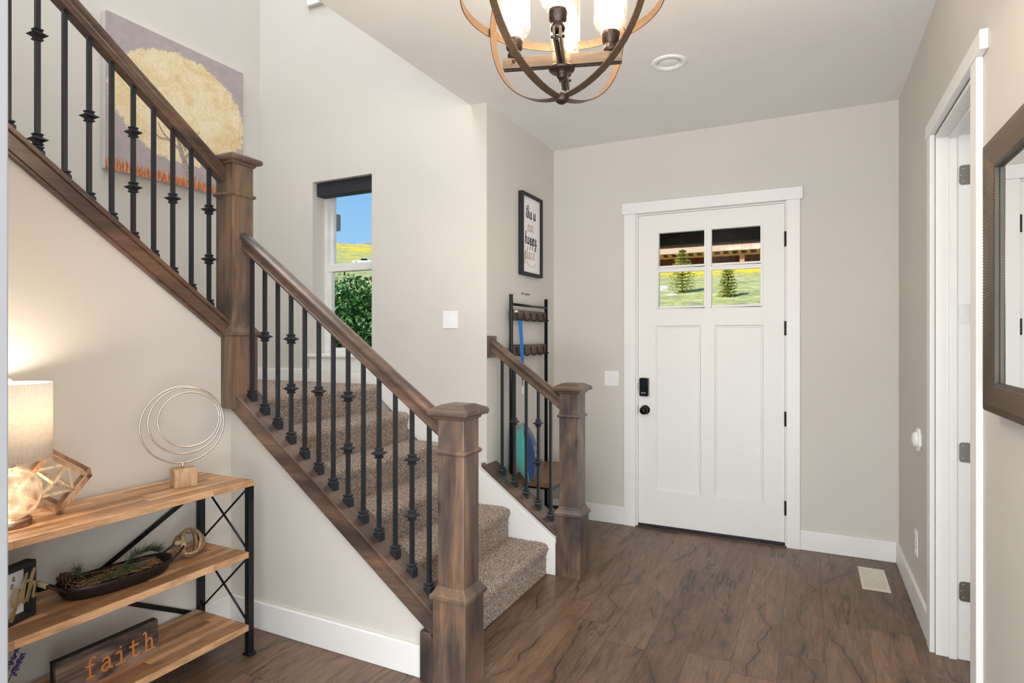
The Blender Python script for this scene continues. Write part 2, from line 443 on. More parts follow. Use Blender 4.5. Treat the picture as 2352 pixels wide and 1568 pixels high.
st = thing('staircase', 'carpeted stairs in speckled brown rising left to the landing and window', 'stairs', (R1, 2.4, 0))
for k in range(6):
    x = R1-RUN*k; z = RISE*(k+1)
    if k < 5: carpet_block('step', nose(x, z, z-RISE, x-RUN-.01), 'y', 1.922, 2.92, st)
carpet_block('landing', nose(R1-RUN*5, RISE*6-.004, RISE*5, -3.38), 'y', 1.922, 2.928, st, step=.009)
MB().box((-3.38, 1.70, .80), (-2.36, 1.915, .955)).build('landing_floor', M['carpet'], st)
for k in range(9):
    y0 = 1.70-.222*k; z = .956+.165*(k+1)
    prof = [(y0, z-.165), (y0+.01, z-.02), (y0, z), (y0-.23, z)]
    MB().add([(x_, p[0], p[1]) for x_ in (-3.385, -2.36) for p in prof], [(0, 1, 5, 4), (1, 2, 6, 5), (2, 3, 7, 6)]).build('step', M['carpet'], st)

def newel(name, label, cx, cy, z0, zplinth, zcollar, ztop, wp=.134, ws=.107, parts=True):
    t = thing(name, label, 'newel post', (cx, cy, z0))
    MB().box((cx-wp/2, cy-wp/2, z0), (cx+wp/2, cy+wp/2, zplinth)).build('plinth', M['alder'], t, bevel=.002)
    MB().stack((cx, cy), [(zplinth-.014, wp+.004), (zplinth-.010, wp+.018), (zplinth+.004, wp+.018), (zplinth+.010, wp+.006), (zplinth+.022, ws+.016), (zplinth+.034, ws+.004)]).build('plinth_moulding', M['alder'], t, bevel=.002)
    MB().box((cx-ws/2, cy-ws/2, zplinth), (cx+ws/2, cy+ws/2, ztop-.05)).build('shaft', M['alder'], t, bevel=.002)
    MB().stack((cx, cy), [(zcollar-.010, ws+.002), (zcollar-.006, ws+.014), (zcollar, ws+.02), (zcollar+.006, ws+.014), (zcollar+.011, ws+.002)]).build('collar', M['alder'], t, bevel=.001)
    zc = ztop-.052
    MB().stack((cx, cy), [(zc-.004, ws+.002), (zc, ws+.014), (zc+.008, ws+.018), (zc+.010, ws+.038), (zc+.012, ws+.050), (zc+.016, ws+.056), (zc+.023, ws+.058), (zc+.030, ws+.056), (zc+.034, ws+.050), (zc+.036, ws+.044), (zc+.050, ws-.02)]).build('cap', M['alder_x'], t, bevel=.0012)
    return t
newel('newel_post', 'near square newel post at the foot of the stairs, dark stained', -1.1335, 1.858, 0, .325, .833, 1.005)
newel('newel_post', 'far square newel post by the front door, brown stained', -1.119, 2.983, 0, .325, .833, 1.005)
newel('newel_post', 'tall newel post on the landing corner between the two flights', -2.284, 1.845, .935, 1.262, 1.867, 2.052)

# ---- balusters
def baluster_parts(L, kinds):
    """list of (name, mesh builder); local z = 0 at the foot"""
    out = []
    r = .0068
    out.append(('rod', MB().box((-r, -r, 0), (r, r, L))))
    for kz in kinds:
        k = MB()
        prof = [(-.022, .0068), (-.019, .0125), (-.016, .0135), (-.012, .010), (-.008, .012), (-.001, .0225), (.001, .0225), (.008, .012), (.012, .010), (.016, .0135), (.019, .0125), (.022, .0068)]
        k.stack((0, 0), [(kz+z, 2*w_) for z, w_ in prof]); out.append(('knuckle', k))
    return out
def shoe_mb(slope_x=0, slope_y=0):
    s_ = MB(); a = .0155
    s_.add([(x, y, (x*slope_x+y*slope_y)-.004) for x, y in ((-a, -a), (a, -a), (a, a), (-a, a))]+[(x, y, .022) for x, y in ((-a, -a), (a, -a), (a, a), (-a, a))],
           [(0, 3, 2, 1), (4, 5, 6, 7), (0, 1, 5, 4), (1, 2, 6, 5), (2, 3, 7, 6), (3, 0, 4, 7)])
    s_.stack((0, 0), [(.022, .031), (.026, .024), (.029, .022), (.033, .029), (.036, .029), (.040, .016)])
    return s_
_cache = {}
def place_baluster(parent, loc, L, kinds, shoe):
    key = (round(L, 3), tuple(round(k, 3) for k in kinds), shoe)
    if key not in _cache:
        parts = [(n, b.build(n, M['iron'], fix=True).data) for n, b in baluster_parts(L, kinds)]
        if shoe: parts.append(('shoe', shoe_mb(*shoe).build('shoe', M['iron'], bevel=.0012).data))
        for o in list(COL.objects):
            if o.type == 'MESH' and o.data in [p[1] for p in parts] and o.parent is None: bpy.data.objects.remove(o)
        _cache[key] = parts
    parts = _cache[key]
    root = bpy.data.objects.new('baluster', parts[0][1]); COL.objects.link(root); root.parent = parent
    root.location = Vector(loc)-parent.location
    for n, me in parts[1:]:
        c = bpy.data.objects.new(n, me); COL.objects.link(c); c.parent = root
    return root

def rail_profile():
    # hand rail cross-section (y across, z up)
    h = [(.018, 0), (.022, .001), (.0235, .004), (.0235, .010), (.0215, .0125), (.0195, .0135), (.0185, .017), (.0185, .026), (.0195, .029), (.0225, .0315), (.0225, .034),
         (.027, .037), (.0295, .041), (.0305, .046), (.0295, .051), (.0265, .055), (.021, .0585), (.014, .0615), (.007, .0632)]
    return h + [(0, .0638)] + [(-a, b) for a, b in reversed(h)]
def handrail(parent, axis, a, b, c, za, zb):
    """plumb-cut rail from a to b along axis at cross position c, underside za..zb"""
    pr = rail_profile(); n = len(pr); vs = []
    sl = math.sqrt((b-a)**2+(zb-za)**2)/abs(b-a)
    for t, z in ((a, za), (b, zb)):
        for (u, v) in pr: vs.append((t, c+u, z+v*sl) if axis == 'x' else (c+u, t, z+v*sl))
    m = MB().add(vs, [tuple(range(n)), tuple(range(n, 2*n))[::-1]])
    m.add(vs, [(i, (i+1) % n, n+(i+1) % n, n+i) for i in range(n)], False)
    ob = m.build('handrail', M['rail_x'] if axis == 'x' else M['rail_y'], parent)
    return ob
M['rail_x'] = wood('stained_alder_rail', '#443631', '#5e4a3d', '#745a4a', 'x', knots=False, rough=.28, coat=.5)
M['rail_y'] = wood('stained_alder_rail_upper', '#46362f', '#604839', '#765745', 'y', knots=False, rough=.3, coat=.4)

# lower railing (between the near newel and the landing newel)
t = thing('stair_railing', 'long lower stair railing with black iron balusters in front of the steps', 'railing', (-1.72, 1.857, .6))
def lrb(x): return .872+(x+1.19)*SL
handrail(t, 'x', -2.235, -1.18, 1.857, lrb(-2.235), lrb(-1.18))
xa, xb = -2.258, -1.2
MB().prism([(xa, zl(xa)), (xb, zl(xb)), (xb, zl(xb)-.022), (xa, zl(xa)-.022)], 'y', 1.797, 1.925).build('cap_board', M['rail_x'], t, bevel=.003)
MB().prism([(xa, zl(xa)-.022), (xb, zl(xb)-.022), (xb, zl(xb)-.092), (xa, zl(xa)-.092)], 'y', 1.802, 1.832).build('fascia', M['alder_x'], t, bevel=.002)
MB().box((-1.263, 1.802, 0), (-1.2, 1.90, zl(-1.2)-.075)).build('end_post', M['alder'], t, bevel=.002)
kn = {1: [1], 3: [1, 0], 5: [0], 7: [1, 0], 9: [1], 11: [1, 0]}
lower_k = {1: [1.246], 3: [1.236, 1.027], 5: [1.022], 7: [1.007, .801], 9: [.795], 11: [.784, .574]}
for i in range(13):
    x = -2.188+.0774*i; z0 = zl(x); L = lrb(x)+.004-z0
    place_baluster(t, (x, 1.857, z0), L, [k-z0 for k in lower_k.get(i, [])], (SL, 0))

# short railing in front of the nook
t = thing('stair_railing', 'short stair railing of five balusters in front of the coat rack nook', 'railing', (-1.4, 2.98, .4))
def zs(x): return .232+(x+1.191)*-.73
def srb(x): return .871+(x+1.196)*SL
handrail(t, 'x', -1.596, -1.172, 2.983, srb(-1.596), srb(-1.172))
MB().prism([(-1.624, zs(-1.624)), (-1.186, zs(-1.186)), (-1.186, zs(-1.186)-.02), (-1.624, zs(-1.624)-.02)], 'y', 2.903, 3.055).build('cap_board', M['rail_x'], t, bevel=.003)
MB().box((-1.612, 2.942, 1.13), (-1.594, 3.03, 1.252)).build('wall_block', M['alder'], t, bevel=.002)
for i, (x, ks) in enumerate(((-1.535, []), (-1.459, [.778]), (-1.387, []), (-1.315, [.778, .566]), (-1.243, []))):
    z0 = zs(x); place_baluster(t, (x, 2.983, z0), srb(x)+.004-z0, [k-z0 for k in ks], (-.73, 0))

# upper railing
t = thing('stair_railing', 'upper stair railing rising to the top left in front of the tree painting', 'railing', (-2.3, 1.3, 1.7))
def urb(y): return 2.367+(y-1.173)*-.728
handrail(t, 'y', -.3, 1.80, -2.30, urb(-.3), urb(1.80))
MB().prism([(-.5, zu(-.5)), (1.802, zu(1.802)), (1.802, zu(1.802)-.02), (-.5, zu(-.5)-.02)], 'x', -2.345, -2.252).build('cap_board', M['rail_y'], t, bevel=.003)
MB().prism([(-.5, zu(-.5)-.02), (1.80, zu(1.8)-.02), (1.80, zu(1.8)-.078), (-.5, zu(-.5)-.078)], 'x', -2.34, -2.262).prism([(-.5, zu(-.5)-.078), (1.80, zu(1.8)-.078), (1.80, zu(1.8)-.09), (-.5, zu(-.5)-.09)], 'x', -2.34, -2.268).build('fascia', M['rail_y'], t, bevel=.002)
uy = [.928, 1.010, 1.092, 1.173, 1.252, 1.329, 1.408, 1.487, 1.566, 1.647, 1.729]
uk = {2: [2.248, 1.90], 4: [2.03], 6: [2.021, 1.812], 8: [1.803], 10: [1.789, 1.577]}
for i, y in enumerate(uy):
    z0 = zu(y)-.002; place_baluster(t, (-2.30, y, z0), urb(y)+.004-z0, [k-z0 for k in uk.get(i, [])], (0, SU))

# ================================================================== FRONT DOOR
def holed(b, x0, x1, z0, z1, holes, y0, y1):
    """a slab with rectangular openings, in the xz plane"""
    xs = sorted({x0, x1, *[h[0] for h in holes], *[h[1] for h in holes]})
    zs_ = sorted({z0, z1, *[h[2] for h in holes], *[h[3] for h in holes]})
    def solid(i, j):
        if not (0 <= i < len(xs)-1 and 0 <= j < len(zs_)-1): return False
        cx, cz = (xs[i]+xs[i+1])/2, (zs_[j]+zs_[j+1])/2
        return not any(h[0] < cx < h[1] and h[2] < cz < h[3] for h in holes)
    for i in range(len(xs)-1):
        for j in range(len(zs_)-1):
            if not solid(i, j): continue
            a, c, d, e_ = xs[i], xs[i+1], zs_[j], zs_[j+1]
            b.add([(a, y0, d), (c, y0, d), (c, y0, e_), (a, y0, e_)], [(0, 1, 2, 3)])
            b.add([(a, y1, d), (c, y1, d), (c, y1, e_), (a, y1, e_)], [(3, 2, 1, 0)])
            if not solid(i-1, j): b.add([(a, y0, d), (a, y0, e_), (a, y1, e_), (a, y1, d)], [(0, 1, 2, 3)])
            if not solid(i+1, j): b.add([(c, y0, d), (c, y0, e_), (c, y1, e_), (c, y1, d)], [(3, 2, 1, 0)])
            if not solid(i, j-1): b.add([(a, y0, d), (c, y0, d), (c, y1, d), (a, y1, d)], [(3, 2, 1, 0)])
            if not solid(i, j+1): b.add([(a, y0, e_), (c, y0, e_), (c, y1, e_), (a, y1, e_)], [(0, 1, 2, 3)])
    return b
M['bronze'] = plain('oil_rubbed_bronze', '#2b2422', .32, .9)
M['copper'] = plain('worn_copper_edge', '#8a4d2c', .28, 1)
M['blackgloss'] = plain('glossy_black_plastic', '#17181a', .12, 0)
M['blackmat'] = plain('matt_black', '#1b1b1c', .6, 0)
M['nickel'] = plain('satin_nickel', '#a9a7a2', .35, 1)

door = bpy.data.objects.new('door_1', None); COL.objects.link(door); door.location = (-.57, 3.95, 0)
struct(door, 'white front door with four small panes over two tall panels'); door['category'] = 'door'
lites = [(-.878, -.586, 1.704, 1.923), (-.549, -.259, 1.704, 1.923), (-.878, -.586, 1.443, 1.667), (-.549, -.259, 1.443, 1.667)]
pans = [(-.895, -.611, .247, 1.32), (-.529, -.246, .247, 1.32)]
holed(MB(), -1.010, -.129, .022, 2.042, lites+pans, 3.925, 3.97).build('door_leaf', M['door_white'], door)
for q in pans:
    MB().box((q[0]-.004, 3.938, q[2]-.004), (q[1]+.004, 3.96, q[3]+.004)).build('door_panel', M['door_white'], door)
    b = MB(); i_, o_ = .012, .0
    ring = lambda d, y: [(q[0]+d, y, q[2]+d), (q[1]-d, y, q[2]+d), (q[1]-d, y, q[3]-d), (q[0]+d, y, q[3]-d)]
    vs = ring(0, 3.9255)+ring(.006, 3.934)+ring(.012, 3.934)+ring(.016, 3.9385)
    b.add(vs, [(4*k+i, 4*k+(i+1) % 4, 4*k+4+(i+1) % 4, 4*k+4+i) for k in range(3) for i in range(4)])
    b.build('panel_moulding', M['door_white'], door)
for q in lites:
    b = MB()
    for y_, s_ in ((3.9205, 1),):
        d = .012
        b.box((q[0]-d, y_, q[2]-d), (q[0]+.003, 3.927, q[3]+d)).box((q[1]-.003, y_, q[2]-d), (q[1]+d, 3.927, q[3]+d))
        b.box((q[0]+.003, y_, q[3]-.003), (q[1]-.003, 3.927, q[3]+d)).box((q[0]+.003, y_, q[2]-d), (q[1]-.003, 3.927, q[2]+.003))
    b.build('pane_moulding', M['door_white'], door, bevel=.002)
    MB().box((q[0]-.002, 3.945, q[2]-.002), (q[1]+.002, 3.949, q[3]+.002)).build('glass_pane', M['pane'], door)
MB().box((-1.008, 3.922, .004), (-.131, 3.972, .024)).build('door_sweep', M['blackmat'], door, bevel=.002)
# keypad deadbolt and knob
b = MB(); rr = [( -.967+.031*max(-1, min(1, 1.25*math.copysign(abs(math.cos(a))**.45, math.cos(a)))), .919+.060*math.copysign(abs(math.sin(a))**.35, math.sin(a))) for a in [2*PI*i/40 for i in range(40)]]
k_ = MB().prism(rr, 'y', 3.902, 3.926).build('keypad_lock', M['blackgloss'], door, bevel=.006, seg=3)
MB().prism([(-.99, .925), (-.944, .925), (-.944, .971), (-.99, .971)], 'y', 3.9, 3.904).build('keypad_screen', plain('dark_glass', '#20242c', .05), k_, bevel=.001)
MB().box((-.985, 3.896, .878), (-.955, 3.903, .884)).build('thumb_turn', M['nickel'], k_, bevel=.001)
kb = MB().lathe((-.963, 3.925, .769), [(0, 0), (.031, 0), (.031, -.006), (.027, -.010), (.014, -.012), (.011, -.022), (.013, -.030)], 32, 'y').build('door_knob', M['bronze'], door)
MB().lathe((-.963, 3.925, .769), [(.013, -.028), (.022, -.033), (.0255, -.042), (.0265, -.048), (.024, -.060), (.016, -.068), (.006, -.071), (0, -.0712)], 32, 'y').build('knob_ball', M['bronze'], kb)
MB().lathe((-.963, 3.925, .769), [(.0255, -.043), (.0272, -.0455), (.0255, -.048)], 32, 'y').build('knob_ring', M['copper'], kb)
for z in (.919, .769):
    MB().prism([(-1.016, z-.026), (-1.0095, z-.026), (-1.0095, z+.026), (-1.016, z+.026), (-1.0195, z)], 'y', 3.921, 3.93).build('strike_plate', M['blackmat'], door)
for z0, z1 in ((1.783, 1.874), (1.256, 1.341), (.715, .803), (.187, .273)):
    b = MB(); n_ = 5
    for i in range(n_): b.lathe((-.1255, 3.918, z0+(z1-z0)*i/n_), [(0, 0.0008), (.0062, .0008), (.0062, (z1-z0)/n_-.0008), (0, (z1-z0)/n_-.0008)], 14)
    b.box((-.132, 3.9225, z0), (-.119, 3.926, z1))
    b.build('hinge', M['blackmat'], door)
# jamb, casing, threshold
jb = MB().box((-1.021, 3.92, 0), (-1.012, 4.05, 2.05)).box((-.127, 3.92, 0), (-.121, 4.05, 2.05)).box((-1.012, 3.9201, 2.044), (-.127, 4.05, 2.05)).box((-1.012, 3.972, 0), (-1.0, 3.99, 2.044)).box((-.14, 3.972, 0), (-.127, 3.99, 2.044)).box((-1.0, 3.972, 2.03), (-.14, 3.99, 2.044))
jb.build('door_jamb', M['white'], door)
MB().box((-1.03, 3.905, .0), (-.115, 3.985, .006)).build('threshold', plain('dark_wood_threshold', '#4d3a30', .4), door, bevel=.002)
cs = MB().box((-1.101, 3.902, 0), (-1.023, 3.92, 2.056)).box((-.119, 3.902, 0), (-.046, 3.92, 2.056))
cs.build('door_casing', M['white'], door, bevel=.002)
MB().box((-1.113, 3.895, 2.056), (-.031, 3.92, 2.129)).build('door_header', M['white'], door, bevel=.003)

# ================================================================== SIDE DOORWAY (right)
d2 = bpy.data.objects.new('door_2', None); COL.objects.link(d2); d2.location = (.5, 2.5, 0)
struct(d2, 'white cased side doorway with bare hinge leaves'); d2['category'] = 'doorway'
MB().box((.427, 2.857, 0), (.445, 2.925, 2.041)).box((.427, 2.122, 0), (.445, 2.193, 2.041)).build('door_casing', M['white'], d2, bevel=.003)
MB().box((.424, 2.068, 2.041), (.445, 2.94, 2.097)).build('door_header', M['white'], d2, bevel=.003)
MB().box((.445, 2.845, 0), (.60, 2.857, 2.035)).box((.445, 2.15, 0), (.60, 2.160, 2.035)).box((.445, 2.160, 2.022), (.60, 2.845, 2.0409)).build('door_jamb', M['white'], d2, bevel=.0015)
MB().box((.486, 2.833, 0), (.512, 2.845, 2.022)).box((.486, 2.172, 2.01), (.512, 2.833, 2.022)).box((.486, 2.160, 0), (.512, 2.172, 2.022)).build('door_stop', M['white'], d2, bevel=.002)
for z in (1.867, 1.332, .80, .265):
    # leaf of a hinge let into the far jamb
    o_ = []
    for (cx, cz, a0) in ((.530, z+.027, PI/2), (.530, z-.027, PI)):
        for i in range(5):
            a = a0+PI/2*i/4; o_.append((cx+.011*math.cos(a), cz+.011*math.sin(a)))
    o_ += [(.556, z-.038), (.556, z+.038)]
    hm = plain('painted_hinge', '#e2e0dc', .4) if abs(z-1.332) < .01 else M['nickel']
    h = MB().prism(o_, 'y', 2.842, 2.8455).build('hinge_leaf', hm, d2, bevel=.0006)
    for dx, dz in ((.533, .025), (.526, 0), (.533, -.025)):
        MB().lathe((dx, 2.8425, z+dz), [(0, -.0015), (.003, -.0012), (.0035, 0)], 10, 'y').build('screw', M['nickel'] if hm == M['nickel'] else M['white'], h)
    MB().tube([(.558, 2.840, z-.038), (.558, 2.840, z+.038)], .0045, 10).build('hinge_barrel', hm, h)

# ================================================================== STAIR WINDOW
wn = bpy.data.objects.new('window_1', None); COL.objects.link(wn); wn.location = (-2.66, 3.06, 1.7)
struct(wn, 'tall narrow double-hung window on the landing'); wn['category'] = 'window'
x0, x1 = wx0+.0, wx1
M['vinyl'] = plain('white_vinyl', '#e9e8e4', .35)
M['reveal'] = M['wall']
b = MB()
def frame(b, a, c, d, e_, w_, y0, y1):
    b.box((a, y0, d), (a+w_, y1, e_)).box((c-w_, y0, d), (c, y1, e_)).box((a+w_, y0, d), (c-w_, y1, d+w_)).box((a+w_, y0, e_-w_), (c-w_, y1, e_)); return b
frame(MB(), x0, x1, wz0, wz1, .028, 3.045, 3.115).build('window_frame', M['vinyl'], wn, bevel=.002)
frame(MB(), x0+.02, x1-.02, 1.698, wz1-.02, .036, 3.072, 3.098).build('upper_sash', M['vinyl'], wn, bevel=.002)
frame(MB(), x0+.02, x1-.02, 1.14, 1.718, .036, 3.052, 3.078).build('lower_sash', M['vinyl'], wn, bevel=.002)
MB().box((x0+.03, 3.048, 1.680), (x1-.03, 3.1, 1.722)).build('meeting_rail', M['vinyl'], wn, bevel=.002)
MB().box((x0+.03, 3.083, 1.73), (x1-.03, 3.086, wz1-.03)).build('upper_glass', M['pane'], wn)
MB().box((x0+.03, 3.063, 1.15), (x1-.03, 3.066, 1.70)).build('lower_glass', M['pane'], wn)
MB().box((wx0-.038, 2.908, 1.117), (wx1+.038, 3.05, 1.137)).build('window_stool', M['white'], wn, bevel=.004)
MB().box((wx0-.015, 2.924, 1.03), (wx1+.015, 2.94, 1.117)).build('window_apron', M['white'], wn, bevel=.002)
tag(MB().box((wx0+.012, 2.965, 2.165), (wx1-.003, 3.04, wz1-.003)).build('blind_cassette', plain('charcoal_fabric', '#26262d', .75, 0, .3, 900), bevel=.004), 'dark rolled-up shade cassette filling the top of the landing window', 'window shade')
tag(MB().box((-2.915, 3.135, 1.972), (-2.874, 3.17, 2.082)).build('outdoor_light_box', plain('grey_plastic', '#8b8f94', .5), bevel=.004), 'small grey box outside the upper pane of the landing window', 'box')

# ================================================================== SWITCHES, OUTLET, CHIME, VENT
M['plate'] = plain('white_plastic', '#f1f0ee', .3)
def switch(name, label, c, normal, w_=.098, h_=.1):
    """double toggle plate; normal 'y' faces -y"""
    x, y, z = c; t = thing(name, label, 'light switch', c)
    MB().box((x-w_/2, y-.005, z-h_/2), (x+w_/2, y, z+h_/2)).build('plate', M['plate'], t, bevel=.002)
    for dx in (-.021, .021):
        MB().box((x+dx-.005, y-.012, z-.003), (x+dx+.005, y-.004, z+.012)).build('toggle', M['plate'], t, bevel=.0015)
        for dz in (-.028, .028): MB().lathe((x+dx, y-.005, z+dz), [(0, -.001), (.0025, -.0006), (.003, .0005)], 8, 'y').build('screw', M['plate'], t)
switch('light_switch', 'white double light switch beside the front door', (-1.19, 3.92, .969), 'y')
switch('light_switch', 'white double light switch on the wall right of the landing window', (-1.847, 2.94, 1.345), 'y')
t = thing('wall_outlet', 'white power outlet low on the right wall', 'outlet', (.445, 3.3, .3))
MB().box((.440, 3.265, .245), (.445, 3.335, .356)).build('plate', M['plate'], t, bevel=.002)
for z in (.275, .326):
    MB().box((.4375, 3.284, z-.014), (.441, 3.316, z+.014)).build('socket', M['plate'], t, bevel=.003)
    for dy in (-.006, .006): MB().box((.4370, 3.3+dy-.001, z-.003), (.4380, 3.3+dy+.001, z+.006)).build('slot', M['blackmat'], t)
t = thing('door_chime', 'round white plastic dial with a square back plate on the right wall', 'wall control', (.445, 3.212, .786))
MB().prism([(3.212+.055*math.cos(PI/8+PI/4*i), .786+.055*math.sin(PI/8+PI/4*i)) for i in range(8)], 'x', .432, .445).build('plate', M['plate'], t, bevel=.004)
MB().lathe((.432, 3.212, .786), [(0, -.018), (.022, -.017), (.034, -.010), (.036, 0)], 32, 'x').build('dial', M['plate'], t)
t = thing('floor_vent', 'cream metal air vent set in the plank floor by the right wall', 'vent', (.295, 3.585, 0))
b = MB(); b.box((.236, 3.43, .0005), (.250, 3.745, .006)).box((.345, 3.43, .0005), (.359, 3.745, .006)).box((.25, 3.43, .0005), (.345, 3.452, .006)).box((.25, 3.722, .0005), (.345, 3.745, .006))
M['vent'] = plain('cream_metal', '#e4ddd0', .4)
b.build('vent_frame', M['vent'], t, bevel=.0015)
b = MB()
for i in range(22): b.box((.25, 3.455+i*.0122, .001), (.345, 3.455+i*.0122+.0075, .0045))
b.box((.2955, 3.45, .001), (.2995, 3.725, .0048)); b.build('louvres', M['vent'], t)
MB().box((.25, 3.452, .0003), (.345, 3.722, .0009)).build('vent_back', M['nickel'], t)

# ================================================================== MIRROR
t = thing('wall_mirror', 'large wall mirror in a ribbed dark metallic frame, cut by the right edge', 'mirror', (.445, 1.45, 1.05))
M['mframe'] = plain('dark_bronze_leaf', '#76685a', .36, .6, .3, 700)
def rib_member(p0, p1, inward, wd, x_out, x_in, parent, nrib):
    """ribbed mitred frame member from p0 to p1 (outer corners, yz), inward = unit vector"""
    p0, p1, inw = Vector(p0), Vector(p1), Vector(inward); d = (p1-p0).normalized(); L = (p1-p0).length
    prof = [(0, .445), (0, x_out+.004), (.004, x_out), (wd*.3, x_out-.004), (wd*.62, x_out), (wd*.95, x_in), (wd, x_in+.003), (wd, .44)]
    n = int(L/nrib); vs = []; fs = []
    for k in range(n+1):
        for (o_, xx) in prof:
            tt = k/n; a = o_; s_ = a+(L-2*a)*tt        # mitred ends
            q = p0+d*s_+inw*o_
            rb = .0017 if (k % 2 and .002 < o_ < wd*.97) else 0
            vs.append((xx+rb, q.x, q.y))
    m = len(prof)
    for k in range(n):
        for i in range(m-1): fs.append((k*m+i, (k+1)*m+i, (k+1)*m+i+1, k*m+i+1))
    return MB().add(vs, fs).build('frame_side', M['mframe'], parent)
yo, yi, zt, zb_ = 1.945, .95, 1.738, 1.053
for a, c, inw in (((yo, zb_), (yo, zt), (-1, 0)), ((yo, zt), (yi, zt), (0, -1)), ((yi, zt), (yi, zb_), (1, 0)), ((yi, zb_), (yo, zb_), (0, 1))):
    rib_member(a, c, inw, .068, .405, .412, t, .0042)
mm = NT('mirror_glass'); mm.bsdf(G(.93), .01, 1)
b = MB().box((.424, yi+.066, zb_+.066), (.430, yo-.066, zt-.066)); b.build('mirror_glass', mm.m, t)
b = MB()
for (a, c, d, e_) in ((yo-.074, yo-.068, zb_+.068, zt-.068), (yi+.068, yi+.074, zb_+.068, zt-.068)): b.box((.414, a, d), (.424, c, e_))
for (a, c, d, e_) in ((yi+.068, yo-.068, zb_+.068, zb_+.074), (yi+.068, yo-.068, zt-.074, zt-.068)): b.box((.414, a, d), (.424, c, e_))
b.build('inner_bead', plain('silver_bead', '#5b5750', .55, .5), t, bevel=.002)

# ================================================================== CHANDELIER
cc = Vector((-.590, 1.493, 2.143)); RR = .262
t = thing('chandelier', 'bronze orb chandelier of crossed hoops with seeded glass cylinder shades', 'chandelier', tuple(cc))
def ham(name, a, b_, metal):
    k = NT(name); n = k.noise(k.obj(), 260, 3); k.bsdf(k.ramp(n.outputs[0], [(.35, lin(a)), (.65, lin(b_))]), .42, metal, normal=k.bump(n.outputs[0], .2, .001)); return k.m
M['band'] = ham('hammered_bronze', '#4d3d30', '#66503b', .55)
M['darkb'] = ham('dark_bronze', '#2c2320', '#4a3a31', .7)
M['woodarm'] = wood('weathered_wood_arm', '#4b3b2e', '#705a43', '#8c7153', 'x', knots=False, rough=.6, coat=0)
def hoop(azim, tilt=0, horizontal=False, r=RR, name='hoop'):
    fr = []
    for i in range(96):
        a = 2*PI*i/96
        if horizontal: o_ = Vector((math.cos(a), math.sin(a), 0)); ac = Vector((0, 0, 1))
        else:
            h = Vector((math.cos(azim), math.sin(azim), 0)); o_ = h*math.sin(a)+Vector((0, 0, -math.cos(a))); ac = Vector((-math.sin(azim), math.cos(azim), 0))
        fr.append((cc+o_*r, ac, o_))
    return MB().ribbon(fr, .0235, .0028).build(name, M['band'], t)
VA = math.radians(90+26.3)          # azimuth of the line of sight
hoop(VA+math.radians(46)); hoop(VA-math.radians(46), r=RR+.003); hoop(0, horizontal=True, r=RR+.007)
zb2 = cc.z-RR
MB().lathe((cc.x, cc.y, zb2), [(0, -.018), (.008, -.0175), (.016, -.012), (.019, -.004), (.018, .004), (.008, .01), (0, .012)], 24).build('bottom_finial', M['darkb'], t)
za = cc.z-.172
MB().lathe((cc.x, cc.y, za), [(0, -.045), (.007, -.0445), (.0125, -.038), (.014, -.031), (.012, -.024), (.030, -.0225), (.0345, -.018), (.0345, -.012), (.02, -.010)], 32).build('hub', M['darkb'], t)
MB().lathe((cc.x, cc.y, za), [(.028, -.012), (.028, .022), (.012, .026), (.0065, .03), (.0065, .39), (.0065, .412)], 32).build('stem', M['woodarm'], t)
AZ = VA+math.radians(90-9)
